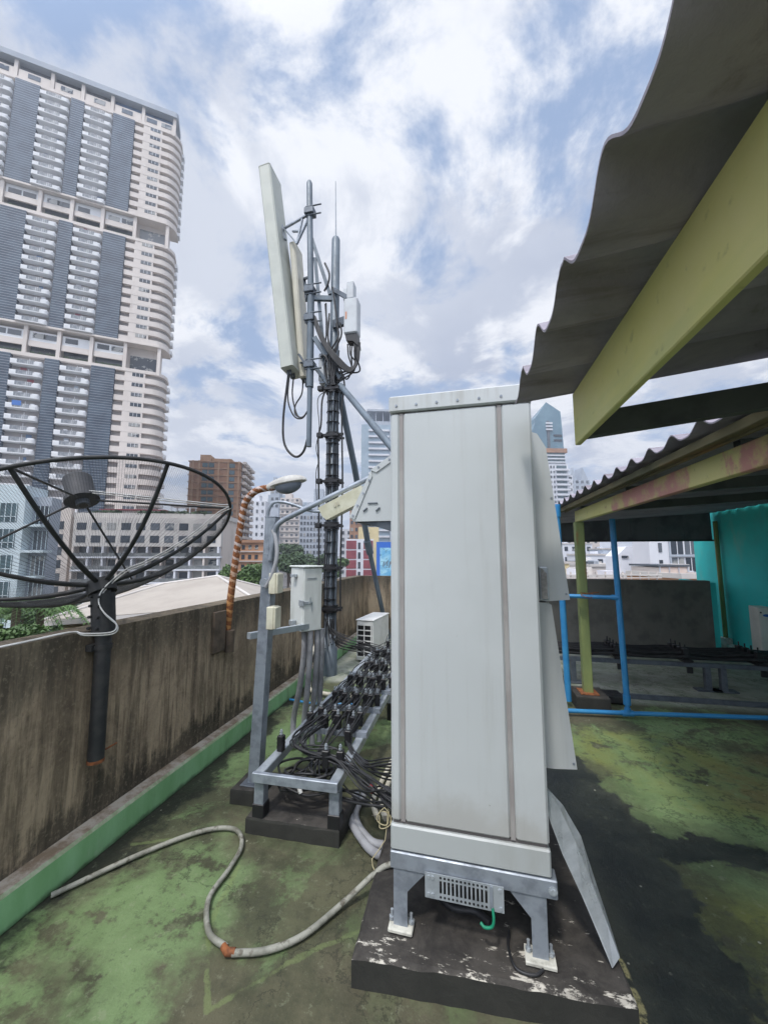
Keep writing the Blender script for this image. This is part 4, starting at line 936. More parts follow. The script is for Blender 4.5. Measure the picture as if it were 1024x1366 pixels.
for k in range(2):
    o_ = Vector((0,0,.012*k+.006)) + Vector((.004,-.012,0))*(k+1)
    pts = [fc+Vector((.07,0,.03))+o_] + [ (fc+Vector((.07,0,.03))).lerp(e_, t)+o_ for t in (.3,.6,.9)] + [e_+Vector((.012,.0,.0))+o_] + [dp(DR*t, 219, .02)+o_+Vector((0,-.01,0)) for t in (.9,.7,.5,.3,.18)]
    pts += [hub+Vector((.06,-.02,-.03))+o_, hub+Vector((.055,-.04,-.10))+o_, hub+Vector((.085,-.03,-.16))+o_, hub+Vector((.14,.0,-.225))+o_, hub+Vector((.13,-.02,-.265))+o_, hub+Vector((.06,-.12,-.255))+o_, Vector((-2.055,1.70,1.190))+Vector((.008*k,0,.004)), Vector((-2.06+.012*k,1.4,1.188)), Vector((-2.06+.012*k,.6,1.188)), Vector((-2.06+.012*k,-1,1.188))]
    q = MB(); q.tube(bez(pts, 5), .0037, 7)
    tag(q.build('coax_cable', M['whitecable']), 'white coax cable running from dish feed down along the wall top', 'cable', 'twin white coax cables of the dish')

# ------------------------------------------------------------------ rusty street lamp
KS = lambda p: Vector((p[0]*.935, p[1]*.935, EYE+(p[2]-EYE)*.935))
sl = thing('street_lamp', 'rusty spiral-taped lamp pole with grey lamp head clamped to the parapet', 'street lamp', (-2.02,3.07,.8))
sp = bez([(-2.175,3.28,.88),(-2.155,3.29,1.25),(-2.115,3.3,1.70),(-2.07,3.3,2.03),(-2.03,3.3,2.13),(-1.95,3.3,2.20),(-1.85,3.3,2.225),(-1.76,3.3,2.232)], 12); sp = [KS(p) for p in sp]
q = MB(); q.tube(sp, .030, 14); q.build('pole', M['spiral'], sl)
q = MB(); q.tube([(-1.998,3.06,.775),(-1.998,3.06,.955)], .036, 12); q.bbox((-2.039,2.86,.80),(-2.012,3.02,1.13),.004); q.build('wall_bracket', M['bark'], sl)
hm = Matrix.Translation(KS((-1.615,3.3,2.262))) @ Matrix.Rotation(R(-9),4,'Y') @ Matrix.Scale(.935,4)
q = MB(hm); q.ball((0,0,0), .185, .085, .075, 20, 8, a1=PI/2); q.ball((0,0,0), .185, .085, .018, 20, 4, a0=PI/2); hd = q.build('lamp_head', M['lampshell'], sl)
q = MB(hm); q.ball((-.005,0,-.012), .135, .07, .085, 18, 7, a0=PI/2); q.build('lens', M['lens'], hd)
q = MB(hm); q.tube([(-.21,0,-.005),(-.12,0,.02)], [.033,.045], 12); q.build('neck', M['lampshell'], hd)

# ------------------------------------------------------------------ near canopy (over the right shoulder)
can = thing('canopy_roof', 'near corrugated canopy roof with a yellow-green fascia board over the viewer', 'canopy', (1.0,.3,2.2))
def corr(x0, x1, y0, y1, z, slope, pitch, amp, phase, t=.007, step=.0125, skew=0.0):
    q = MB(); n = int((y1-y0)/step); m_ = 8
    ys = [y0+(y1-y0)*i/n for i in range(n+1)]
    def prof(y):                              # double-roman profile: broad crest, narrow trough
        s_ = .5+.5*math.cos(2*PI*(y-phase)/pitch); lap = .010 if ((y-phase+pitch*.08)/pitch) % 2 < .20 else 0.0; return amp*(s_**1.8) - (lap if amp > .055 else 0.0)
    for side in (0, 1):
        vs = []; fs = []
        for i, y in enumerate(ys):
            for j in range(m_+1):
                x = x0+(x1-x0)*j/m_; vs.append((x, y, z+slope*(x-x0)+prof(y)+(t if side else 0)))
        for i in range(n):
            for j in range(m_):
                a_ = i*(m_+1)+j; f_ = (a_, a_+1, a_+m_+2, a_+m_+1); fs.append(f_ if side else f_[::-1])
        q.add(vs, fs, 0, True)
    for j, x in ((0, x0), (m_, x1)):          # eave edges
        vs = []; fs = []
        for y in ys: vs += [(x,y,z+slope*(x-x0)+prof(y)), (x,y,z+slope*(x-x0)+prof(y)+t)]
        for i in range(n): fs.append((2*i,2*i+2,2*i+3,2*i+1) if j else (2*i+1,2*i+3,2*i+2,2*i))
        q.add(vs, fs)
    for y in (y0, y1):
        q.add([(x0,y,z+prof(y)),(x1,y,z+slope*(x1-x0)+prof(y)),(x1,y,z+slope*(x1-x0)+prof(y)+t),(x0,y,z+prof(y)+t)], [(0,1,2,3)])
    if skew: q.v = [v + Vector(((y1-v.y)*skew,0,0)) for v in q.v]
    return q
corr(.203, 2.6, -1.2, 1.565, 2.195, .115, .256, .072, 1.40, skew=.036).build('corrugated_sheet', M['sheet'], can)
q = MB(); q.bbox((.412,-1.2,2.012),(.434,1.55,2.215),.003); q.build('fascia_board', M['fascia'], can)
q = MB(); q.bar((.437,1.49,2.065),(2.3,1.49,2.275),.045,.085); q.build('rafter', M['darkbeam'], can)
q = MB(); q.bar((.437,.5,2.13),(2.3,.5,2.36),.05,.09); q.build('rafter', M['darkbeam'], can)
q = MB(); q.bar((1.05,-1.2,2.27),(1.05,1.5,2.27),.05,.05); q.build('purlin', M['darkbeam'], can)
q = MB(); q.bar((1.8,-1.2,2.355),(1.8,1.5,2.355),.05,.05); q.build('purlin', M['darkbeam'], can)
q = MB(); q.bbox((2.25,-1.1,0),(2.33,-1.02,2.28),.004); q.bbox((2.25,-.2,0),(2.33,-.12,2.28),.004) if False else None; q.build('post', M['column'], can)

# ------------------------------------------------------------------ shed roof behind on the right
shed = thing('shed_roof', 'low open shed with corrugated roof, painted edge beam and green column', 'shed', (2.8,5,0))
corr(1.05, 4.45, .6, 8.2, 2.16, .06, .25, .05, .22).build('corrugated_sheet', M['sheet'], shed)
q = MB(); q.bbox((1.21,1.2,1.965),(1.26,4.72,2.09),.004); q.build('edge_beam', M['fasciapink'], shed)
q = MB(); q.bbox((1.10,1.0,2.105),(1.14,6.5,2.150),.004); q.bbox((1.143,1.0,2.095),(1.16,4.9,2.125),.003); q.build('purlin', M['timber'], shed)
for y in (2.1, 3.4, 4.68): q = MB(); q.bar((1.27,y,2.10),(4.44,y,2.29),.05,.08); q.build('rafter', M['darkbeam'], shed)
q = MB(); q.bbox((1.185,4.62,.14),(1.275,4.71,1.963),.006); q.build('column', M['column'], shed)
q = MB(); q.bbox((1.14,4.57,.138),(1.32,4.76,.152),.003); q.build('base_plate', M['rust'], shed)
q = MB()
xa = 1.3
for k in range(7):
    x0_ = 1.30+k*.446; q.box((x0_, 8.206, 1.845), (x0_+.442, 8.22, 2.36+.02*k))
q.build('hanging_panel', M['darkpanel'], shed)
q = MB(); q.box((2.62,7.95,2.2),(3.0,7.96,2.208)) if False else q.bar((1.3,8.18,1.86),(4.43,8.18,1.86),.04,.03); q.build('bottom_rail', M['darkbeam'], shed)

# teal wall
tw = thing('teal_wall', 'bright teal painted wall with a corner pipe at the right under the shed', 'wall', (4.45,7,0))
q = MB(); q.box((4.46,1.5,0),(4.62,8.9,2.62)); q.build('wall_face', M['teal'], tw)
q = MB(); q.box((4.003,7.62,0),(4.09,8.6,1.13)); q.build('return_face', M['teal'], tw)
q = MB(); q.bbox((4.35,5,.003),(4.457,8.3,.07),.01); q.build('skirting', M['whitetrim'], tw)
q = MB(); q.tube([(4.40,8.05,.09),(4.40,8.05,2.2)], .035, 10); q.build('corner_pipe', M['column'], tw)
q = MB(); q.bbox((4.33,7.95,.0),(4.45,8.12,.16),.01); q.build('pipe_shoe', M['whitetrim'], tw)
pb = thing('control_box', 'beige steel control box with blue badge standing by the teal wall', 'control box', (4.33,6.9,.1))
q = MB(Matrix.Translation((4.24,6.95,.11)) @ Matrix.Rotation(R(-12),4,'Z')); bm_ = q.m
q.bbox((0,0,0),(.5,.3,.70),.008); q.build('box_body', M['panelbox'], pb)
q = MB(bm_); q.bbox((.006,-.014,.01),(.494,-.002,.69),.004); dr = q.build('door', M['panelbox'], pb)
q = MB(bm_); q.prism([(.10+.05*math.cos(a),.59+.02*math.sin(a)) for a in [k*PI/8 for k in range(16)]], -.018, -.0145, axis='y'); q.build('blue_badge', M['sign_blue'], dr)
q = MB(bm_); q.box((.12,-.0175,.41),(.20,-.0145,.49),0); q.box((.13,-.0185,.42),(.19,-.0176,.48),1); q.tube([(.16,-.0187,.45),(.16,-.03,.45)],.018,12,0); q.box((.155,-.032,.44),(.165,-.0302,.47),1); q.build('rotary_switch', [M['black'],M['white']], dr)
q = MB(bm_); q.disc((.03,-.0145,.63),(0,-1,0),.012,.006,8); q.disc((.03,-.0145,.05),(0,-1,0),.012,.006,8); q.build('lock', M['black'], dr)
for fx_ in (.02,.44): MB(bm_).box((fx_,.05,-.105),(fx_+.04,.25,-.002)).build('foot', M['galvdark'], pb)

# blue pipes
bp = thing('water_pipe', 'bright blue plastic water pipe frame standing and lying by the shed', 'water pipe', (1.5,4.4,0))
q = MB(); q.tube([(1.512,4.40,.09),(1.512,4.40,.13)], .022, 12); q.tube([(1.512,4.40,.13),(1.512,4.40,.22)], .034, 12); q.tube([(1.512,4.40,.20),(1.49,4.42,1.97)], .028, 12); q.build('riser', M['blue'], bp)
q = MB(); q.tube([(1.02,4.60,.06),(1.0,4.62,2.05)], .032, 12); q.tube([(1.0,4.62,2.02),(.998,4.622,2.16)], .042, 12); q.build('riser', M['blue'], bp)
q = MB(); q.tube([(.3,4.33,.05),(.95,4.345,.05),(1.51,4.40,.05),(2.8,4.56,.05),(4.2,4.72,.05)], .021, 12); q.build('ground_run', M['blue'], bp)
q = MB(); q.tube([(1.46,4.392,.05),(1.56,4.405,.05)], .029, 12); q.tube([(1.512,4.40,.05),(1.512,4.40,.10)], .029, 12); q.build('tee_joint', M['blue'], bp)
q = MB(); q.tube([(1.01,4.59,1.155),(1.50,4.40,1.165)], .022, 12); q.tube([(1.44,4.425,1.165),(1.5,4.405,1.165)], .028, 12); q.build('cross_run', M['blue'], bp)
q = MB(); q.tube(bez([(1.17,4.5,1.20),(1.23,4.55,1.19),(1.29,4.50,1.185),(1.25,4.46,1.15),(1.17,4.49,1.18),(1.34,4.47,1.21)],5), .004, 6); q.build('wire_tie', M['rust'], bp)

# far cable tray
ft = thing('cable_tray', 'long dark cable tray with clamped black cables running under the shed', 'cable tray', (2.6,5.6,0))
for y in (5.42, 5.78):
    q = MB(); q.bbox((.6,y,.27),(5.2,y+.04,.32),.003); q.build('side_rail', M['galvdark'], ft)
for x in (1.25, 2.72, 2.88, 4.2):
    q = MB(); q.bbox((x,5.42,.0),(x+.06,5.48,.268),.003); q.bbox((x-.1,5.40,.001),(x+.16,5.52,.02),.003); q.build('leg', M['galvdark'], ft)
for x in (1.0,1.75,2.5,3.25,4.0):
    q = MB(); q.bbox((x,5.40,.322),(x+.10,5.86,.35),.003)
    for k in range(4): q.bbox((x+.02,5.44+.11*k,.35),(x+.08,5.50+.11*k,.47),.004); q.tube([(x+.05,5.47+.11*k,.47),(x+.05,5.47+.11*k,.52)], .008, 6)
    q.bbox((x+.03,5.405,.20),(x+.09,5.43,.268),.003)
    q.build('cable_clamp', M['black'], ft)
for k in range(8):
    q = MB(); y = 5.44+.055*k; pts = [(x_, y+rnd.uniform(-.01,.01), .385+.035*(k%2)+ (0 if i_ % 2 else -.02)) for i_, x_ in enumerate([.6+.375*j for j in range(13)])]
    q.tube(bez(pts,4), .017, 7); tag(q.build('feeder_cable', M['rubber']), 'black cable clamped along the dark tray under the shed', 'cable', 'black cables on the far tray')
q = MB(); q.bbox((.5,4.98,.0),(5.4,5.02,.05),.004); tag(q.build('floor_batten', M['galvdark']), 'low dark batten on the floor in front of the far cable tray', 'batten')
q = MB(); q.bbox((1.36,4.75,.003),(1.62,4.95,.10),.02); tag(q.build('rubber_block', M['rubber']), 'black rubber block on the floor beside the column plinth', 'block')

# ------------------------------------------------------------------ backdrop helpers
class Fac:
    """A block whose front runs from picture column px0 to px1; local x to the right along the front, y away, z up."""
    def __init__(s, name, label, cat, px0, d, px1, yaw, group=None, z0=gz):
        s.o = far(px0, d, z0); a = -PSI*0 + 0
        dirv = CR*math.cos(R(yaw)) + CF*math.sin(R(yaw)); b = bearing(px1)
        det = dirv.x*(-b.y) - dirv.y*(-b.x)
        s.w = ((-s.o.x)*(-b.y) - (-s.o.y)*(-b.x))/det
        s.rz = math.atan2(dirv.y, dirv.x); s.z0 = z0; s.d = d
        s.r = thing(name, label, cat, tuple(s.o), s.rz, group); s.m = WM[s.r.name]
    def mb(s): return MB(s.m)
    def z(s, py): return hz(py, s.d) - s.z0
def grid_windows(F, spots, size, mat, name='window', limit=100, depth=.12, y=0.0, side=False, parent=None):
    """spots: list of (x, z) lower-left corners on the front (or (y, z) on the right side)."""
    w_, h_ = size; par = parent or F.r
    near = spots[:limit]; rest = spots[limit:]
    def mk(q, x, z):
        if side: q.box((F.w-depth*.4, x, z),(F.w+depth*.6, x+w_, z+h_))
        else: q.box((x, y-depth*.6, z),(x+w_, y+depth*.4, z+h_))
    if near:
        q = F.mb()
        if side: q.box((F.w-depth*.4,0,0),(F.w+depth*.6,w_,h_))
        else: q.box((0,y-depth*.6,0),(w_,y+depth*.4,h_))
        o = q.build(name, mat, par)
        pos = [(0,x,z) if side else (x,0,z) for x, z in near]
        o.location = pos[0]; copies(o, pos[1:], par)
    if rest:
        q = F.mb()
        for x, z in rest: mk(q, x, z)
        q.build(name, mat, par)['kind'] = 'stuff'
def frange(a, b, n): return [a+(b-a)*i/n for i in range(n)]

# ------------------------------------------------------------------ the condominium tower
O = Vector((-91.81,100.10,gz)); az = R(55.7)
T = thing('condominium_tower', 'very tall pinkish white condominium tower with blue glass strips at left', 'tower', tuple(O), math.atan2(math.cos(az), math.sin(az)))
TMw = WM[T.name]
def TB(): return MB(TMw)
def tz(z): return z - gz
XL = -58.0                                    # local x runs to the right; the front spans XL..2
def rounded(xr_, rad, y0, dep, inset=0.0):
    pts = [(XL, y0), (xr_-rad, y0)]
    for k in range(1, 9): a = -PI/2 + (PI/2)*k/8; pts.append((xr_-rad+rad*math.cos(a), y0+rad+rad*math.sin(a)))
    pts += [(xr_, dep), (XL, dep)]; return pts
secs = [(110.0, 143.0, 11), (67.3, 101.3, 11), (-22.0, 57.7, 25)]
q = TB()
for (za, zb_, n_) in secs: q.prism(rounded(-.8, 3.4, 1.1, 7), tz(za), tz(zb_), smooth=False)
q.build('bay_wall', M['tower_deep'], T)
for (za, zb_) in ((57.7,67.3),(101.3,110.0),(143.0,150.0)):
    q = TB(); q.prism(rounded(-2.4, 2.5, 3.0, 6.5), tz(za), tz(zb_)); q.build('setback_wall', M['tower_pink'], T)
q = TB(); q.prism(rounded(-1.3, 1.0, -.5, 7), tz(149.4), tz(151.2)); q.build('roof_slab', M['citygrey'], T)
for (za, zb_) in ((143.0,149.4),(101.3,110.0),(57.7,67.3)):
    for x in (-2.4,-11.5,-20.1,-27.9,-35.6,-44.4,-53):
        q = TB(); q.box((x-.45,.2,tz(za)),(x+.45,1.1,tz(zb_))); q.build('column', M['tower_pink'], T)
    q = TB(); q.prism(rounded(-.1, 3.8, -.05, 7), tz(za-.1), tz(za+.9)); q.build('parapet_band', M['tower_pink'], T)
    if za < 140:
        q = TB(); q.prism(rounded(0, 3.8, -.35, 7), tz(zb_-.55), tz(zb_)); q.build('soffit_slab', M['tower_pink'], T)
# upper recess glazing and setback windows
q = TB()
for x in (-9.3,-18,-26,-33.6,-42.2,-51): pass
w0 = TB(); w0.box((0,.9,0),(3.0,1.03,1.5)); w0 = w0.build('window', M['winglass'], T)
pos = []
for x in (-6.2,-10.5,-17.5,-25.0,-33.5,-41.5,-49): pos.append((x,-.55,tz(144.9)))
for zz in (105.6, 62.6):
    for x in (-18.8,-15.2,-26.6,-34.2,-31.7,-43.2,-39.8,-51): pos.append((x,0,tz(zz+1.1)))
w0.location = pos[0]; copies(w0, pos[1:], T)
for x0_, x1_ in ((-11,-2.9),(-19.6,-12),(-27.4,-20.6),(-35.1,-28.4),(-43.9,-36.1),(-52.5,-44.9)):
    q = TB(); q.box((x0_,1.6,tz(147.0)),(x1_,2.99,tz(149.3))); q.build('clerestory', M['winglassblue'] if x0_ > -20 else M['winglass'], T)
for zz in (101.3, 57.7):
    q = TB(); q.box((-10.5,2.6,tz(zz+1.6)),(-3.4,2.99,tz(zz+6.2))); q.build('open_bay', M['winglass'], T)
BAYS = ((-19.5,-12.1),(-27.3,-20.7),(-35.0,-28.5),(-43.8,-36.2),(-52.4,-45.0))
for zz in (101.3, 57.7):
    for i, (x0_, x1_) in enumerate(BAYS):
        q = TB(); q.box((x0_,1.0,tz(zz+4.0)),(x1_,2.99,tz(zz+8.0))); q.build('gallery_wall', M['tower_white'], T)
        q = TB(); q.box((x0_,.6,tz(zz+3.3)),(x1_,.995,tz(zz+5.0))); q.build('gallery_parapet', M['tower_pink'], T)
        q = TB(); q.box((x0_+.2,2.0,tz(zz+.95)),(x1_-.2,2.98,tz(zz+3.9))); q.build('opening_shade', M['winglass'], T)  # solid dark box stands in for the shade inside the opening
        q = TB(); rs_ = random.Random(i)
        for _ in range(110):
            c_ = Vector((rs_.uniform(x0_+.3,x1_-.3), rs_.uniform(.9,1.7), tz(zz+.9+rs_.uniform(0,.8)))); q.add([c_, c_+Vector((.35,.1,.2)), c_+Vector((.1,-.1,.5))], [(0,1,2)])
        q.build('planting', M['leafdark'], T)
for i, (x0_, x1_) in enumerate(((-11.05,-2.85),)+BAYS):
    q = TB(); q.box((x0_,.45,tz(143.9)),(x1_,2.99,tz(147.0))); q.build('crown_wall', M['tower_pink'], T)
# glass strips
for (x0_, x1_) in ((-19.5,-13.6),(-30.5,-27.1),(-44.0,-38.1),(-56.5,-51.6)):
    for (za, zb_, n_) in secs:
        q = TB(); q.box((x0_+.0,-.25,tz(za)),(x1_,1.4,tz(zb_))); q.build('glass_strip', M['strip'], T)
# balconies
def bal_profile(w_, out, r1=.4, r2=.9):
    p = [(0,1.25),(0,-out+r1)]
    for k in range(1,5): a = PI + (PI/2)*k/4; p.append((r1+r1*math.cos(a), -out+r1+r1*math.sin(a)))
    p.append((w_-r2,-out))
    for k in range(1,7): a = -PI/2+(PI/2)*k/6; p.append((w_-r2+r2*math.cos(a), -out+r2+r2*math.sin(a)))
    p.append((w_,1.25)); return p
bw, bo = 7.2, 1.0
q = TB(); q.prism(bal_profile(bw,bo), 0, 1.12); q.prism(bal_profile(bw,bo), 1.121, 1.36) if False else None
bmesh_ = q
q.box((.0,-.7,1.125),(1.5,1.25,1.45)); q.box((bw-1.75,-.7,1.125),(bw-.3,1.25,1.45))
q.box((1.6,-bo-.02,.30),(bw-1.9,-bo+.05,1.118),1)
q.box((1.6,-bo-.0,1.125),(bw-1.9,-bo+.06,1.42),1)
spots = []
for (za, zb_, n_) in secs:
    pt = (zb_-za)/n_
    for i in range(n_):
        zz = zb_ - (i+1)*pt + .1
        if zz < 0: continue
        for x in (-26.8,-37.9,-51.4): spots.append((x,0,tz(zz)))
spots = spots[:]
b0 = q.build('balcony', [M['tower_white'], M['rail']], T); b0.location = spots[0]; copies(b0, spots[1:100], T)
if len(spots) > 100:
    q = TB()
    for s_ in spots[100:]: q.add([(p[0]+s_[0],p[1]+s_[1],p[2]+s_[2]) for p in [(0,1.25,0),(bw,1.25,0),(bw,-bo,0),(0,-bo,0),(0,1.25,1.2),(bw,1.25,1.2),(bw,-bo,1.2),(0,-bo,1.2)]], [(3,2,1,0),(4,5,6,7),(0,1,5,4),(1,2,6,5),(2,3,7,6),(3,0,4,7)])
    q.build('balcony', M['tower_white'], T)['kind'] = 'stuff'
# balcony windows (behind each balcony)
wq = TB(); wq.box((1.2,1.24,1.0),(5.9,1.32,2.7),0); wq.box((3.45,1.1,.9),(3.65,1.3,2.75),1)
w1 = wq.build('balcony_window', [M['winglass'], M['tower_white']], T); w1.location = spots[0]; copies(w1, spots[1:100], T)
q = TB(); q.box((-36.4,-1.06,tz(42.6)),(-34.4,-1.01,tz(44.0))); q.build('blue_sheet', M['sign_blue'], T)
rs_ = random.Random(4)
for s_ in spots[:99]:
    if rs_.random() < .5: q = TB(); x = s_[0]+rs_.uniform(.3,5.6); q.box((x,-.2,s_[2]+1.13),(x+.9,.4,s_[2]+1.9)); q.build('air_conditioner', M['tower_white'], T)
    if rs_.random() < .45: q = TB(); x = s_[0]+rs_.uniform(1.6,5.0); q.box((x,.2,s_[2]+1.5),(x+rs_.uniform(.6,1.6),.25,s_[2]+2.6)); q.build('laundry', M[rs_.choice(['citybeige','winglassblue','maroon','citywhite','citygrey'])], T)
# corner bay: spandrel bands, filler and windows
wins = []
for (za, zb_, n_) in secs:
    pt = (zb_-za)/n_
    for i in range(n_):
        zz = zb_-(i+1)*pt
        if zz < -5: continue
        q = TB(); r1 = rounded(-.15, 3.8, 0, 7); r1[0] = (-13.5, 0); r1[-1] = (-13.5, 7)
        q.prism(r1, tz(zz), tz(zz+1.65)); q.build('spandrel_band', M['tower_pink'], T)
        wins.append((-9.1,0,tz(zz+1.78)))
    q = TB(); q.box((-11.1,.05,tz(za)),(-5.7,1.5,tz(zb_))); q.build('corner_wall', M['tower_pink'], T)
q = TB(); q.box((0,-.03,0),(2.9,.12,1.1)); q.box((.9,-.06,0),(1.0,-.031,1.1),1); q.box((1.9,-.06,0),(2.0,-.031,1.1),1)
w2 = q.build('corner_window', [M['winglass'], M['tower_white']], T); w2.location = wins[0]; copies(w2, wins[1:], T)
# little balconies down the far side
sd_spots = []
for (za, zb_, n_) in secs:
    pt = (zb_-za)/n_
    for i in range(n_):
        zz = zb_-(i+1)*pt
        if zz < 0: continue
        for y in (5.4,): sd_spots.append((0,y,tz(zz)))
q = TB(); q.box((-.147,-1.2,0),(.55,1.2,1.25)); s0 = q.build('side_balcony', M['tower_white'], T); s0.location = sd_spots[0]; copies(s0, sd_spots[1:100], T)

# ------------------------------------------------------------------ podium block
F = Fac('apartment_block', 'wide beige white apartment block with terraces standing below the tall tower', 'apartment block', 52, 92, 296, 7)
zt_ = F.z(690); pit = 3.05
q = F.mb(); q.box((0,0,0),(F.w,16,zt_)); q.build('wall', M['concpink'], F.r)
q = F.mb(); q.box((-.3,-.5,zt_-.0+.003),(F.w+.3,-.1,zt_+1.2)); q.box((F.w-.1,-.097,zt_+.003),(F.w+.3,16,zt_+1.2)); q.build('roof_parapet', M['conc'], F.r)
spots = []; low = []
ncol = 10; x_a = 8.2; cw = (F.w-x_a-.5)/ncol
lv = [zt_-3.0-i*pit for i in range(9)]
for i, z in enumerate(lv):
    for c_ in range(ncol): (spots if i < 2 else low).append((x_a+c_*cw+.55, z))
grid_windows(F, spots, (cw-1.2, 1.7), M['winglass'], 'window', 100, y=-1.6)
grid_windows(F, low, (cw-.75, 2.05), M['winglass'], 'window', 100)
q = F.mb(); q.box((x_a-.2,-1.6,lv[1]-.9),(F.w+.1,-.003,zt_)); q.build('upper_storeys', M['conc'], F.r)
for i, z in enumerate(lv[2:]):
    q = F.mb(); q.box((x_a-.2,-1.75,z-.62),(F.w+.15,-.003,z-.25)); q.build('floor_slab', M['citywhite'], F.r)
    q = F.mb(); q.box((x_a,-1.66,z-.245),(F.w,-1.62,z+.62)); q.build('balcony_rail', M['raildark'], F.r)
    for c_ in range(ncol):
        if (c_*7+i*3) % 4 == 0: q = F.mb(); q.box((x_a+c_*cw+.4,-.9,z-.2),(x_a+c_*cw+1.2,-.4,z+.5)); q.build('condenser', M['citywhite'], F.r)
for c_ in range(0, ncol+1):
    q = F.mb(); x = x_a + c_*cw; q.box((x-.22,-1.6,0),(x+.22,-.004,lv[1]-.91)); q.build('pier', M['citywhite'] if c_ % 3 else M['concpink'], F.r)
q = F.mb(); q.box((1.0,-1.1,0),(x_a-1.2,-.004,zt_+2.2)); tv = q.build('stair_tower', M['concpink'], F.r)
spots = [(x, z+.1) for z in lv for x in (2.2, 4.7)]
grid_windows(F, spots, (.9,1.9), M['winglass'], 'stair_window', 100, y=-1.1)
q = F.mb(); q.box((2.4,-1.16,2),(5.6,-1.104,lv[6]+.5)); q.build('stone_portal', M['brown'], F.r)
# roof terrace: low pavilion, pergola, planting boxes
q = F.mb(); q.box((12,3,zt_),(F.w-16,9,zt_+2.2)); q.build('roof_pavilion', M['conc'], F.r)
q = F.mb(); q.box((11,2.4,zt_+2.21),(F.w-15,9.5,zt_+2.5)); q.build('pavilion_roof', M['maroon'], F.r)
q = F.mb(); xx = F.w-13
for x in (xx, xx+4.5):
    for y in (1,5): q.box((x-.12,y-.12,zt_),(x+.12,y+.12,zt_+3.2))
q.box((xx-.3,.7,zt_+3.203),(xx+4.8,5.3,zt_+3.5)); q.build('pergola', M['citywhite'], F.r)
def leafcloud(q, centers, n, size, rs, flat=1.0):
    for _ in range(n):
        c, rx, ry, rz_ = rs.choice(centers)
        while True:
            p = Vector((rs.uniform(-1,1), rs.uniform(-1,1), rs.uniform(-1,1)))
            if p.length <= 1: break
        p = p * (p.length**-.45 if p.length > .05 else 1)
        p = Vector((c[0]+p.x*rx, c[1]+p.y*ry, c[2]+p.z*rz_))
        a = Vector((rs.gauss(0,1), rs.gauss(0,1), rs.gauss(0,.7))).normalized(); b_ = a.orthogonal().normalized()
        s1 = size*rs.uniform(.6,1.3); s2 = s1*rs.uniform(.4,.7)
        q.add([p-a*s1, p-b_*s2+a*s1*.1, p+a*s1, p+b_*s2+a*s1*.1], [(0,1,2,3)])
rs = random.Random(5)
for k in range(6):
    q = F.mb(); x = 10+k*(F.w-14)/6; leafcloud(q, [((x+rs.uniform(0,4), -.0+rs.uniform(0,1.5), zt_+1.2), 2.2, .8, .8) for _ in range(3)], 260, .35, rs); q.build('roof_shrub', M['leafdark'], F.r)

# pale blue-white house block at far left
F = Fac('apartment_block', 'pale blue-white modern block with tall windows at the left edge', 'apartment block', -70, 44, 27, 12)
zt_ = F.z(658)+1.2
q = F.mb(); q.box((0,0,0),(F.w,4,zt_)); q.build('wall', M['bluewhite'], F.r)
spots = [(x, zt_-4.4-i*3.05) for i in range(7) for x in (F.w-3.0, F.w-6.0, F.w-9, F.w-12)]
q = F.mb(); 
w3 = F.mb(); w3.box((0,-.05,0),(2.3,.1,2.2),0)
for x in (.0,.55,1.1,1.7,2.2): w3.box((x,-.09,-.0),(x+.07,-.051,2.2),1)
w3.box((0,-.09,.6),(2.3,-.052,.68),1); w3 = w3.build('window', [M['winglassteal'], M['bluewhite']], F.r); w3.location = (spots[0][0],0,spots[0][1]); copies(w3, [(x,0,z) for x, z in spots[1:]], F.r)
q = F.mb(); q.box((F.w+.003,1.5,0),(F.w+1.9,3.5,zt_-1.2)); q.build('side_wing', M['citygrey'], F.r)
for i in range(7):
    z = zt_-4.6-i*3.05
    q = F.mb(); q.box((F.w+.01,-.2,z-.35),(F.w+1.9+.5*(i%2),1.48,z-.05)); q.build('balcony_slab', M['bluewhite'], F.r)
    q = F.mb(); q.box((F.w+.3,1.38,z),(F.w+1.8,1.49,z+2.3)); wq_ = q.build('window', M['winglass'], F.r)
    q = F.mb()
    for k in range(4): q.box((F.w+.35+k*.45,1.33,z),(F.w+.42+k*.45,1.378,z+2.3))
    q.build('window_grille', M['bluewhite'], wq_)

# brown tower under construction
F = Fac('unfinished_tower', 'brown tower block wrapped in netting with open floors', 'tower', 246, 150, 316, 8)
zt_ = F.z(614)
q = F.mb(); q.box((0,0,0),(F.w,22,zt_)); q.build('wall', M['brown'], F.r)
q = F.mb(); q.box((3,3,zt_),(7,9,zt_+3.2)); q.box((7.2,4,zt_),(15,9,zt_+2)); q.build('roof_plant', M['brownlight'], F.r)
for i in range(13):
    z = zt_-.2-i*2.75
    q = F.mb(); q.box((-.35,-.45,z-.28),(F.w+.35,22.3,z)); q.build('floor_slab', M['brownlight'], F.r)
    for k in range(4):
        q = F.mb(); q.box((F.w+.36,2+k*5.2,z-.32),(F.w+1.7,5.6+k*5.2,z+.75)); q.build('balcony', M['citybeige'], F.r)
spots = [(x, zt_-2.6-i*2.75) for i in range(12) for x in (5.0,7.4,15.3)]
grid_windows(F, spots, (2.0,1.7), M['winglassteal'], depth=.4)
spots = [(2.4+k*5.2, zt_-2.7-i*2.75) for i in range(12) for k in range(4)]
grid_windows(F, spots, (2.6,1.9), M['winglass'], name='balcony_door', depth=.4, side=True)
for x in (1.5, 3.8, F.w-8.2, F.w-4.6, F.w-.5):
    q = F.mb(); q.box((x-.3,-.6,0),(x+.3,-.46,zt_)); q.build('scaffold_strip', M['brownlight'], F.r)

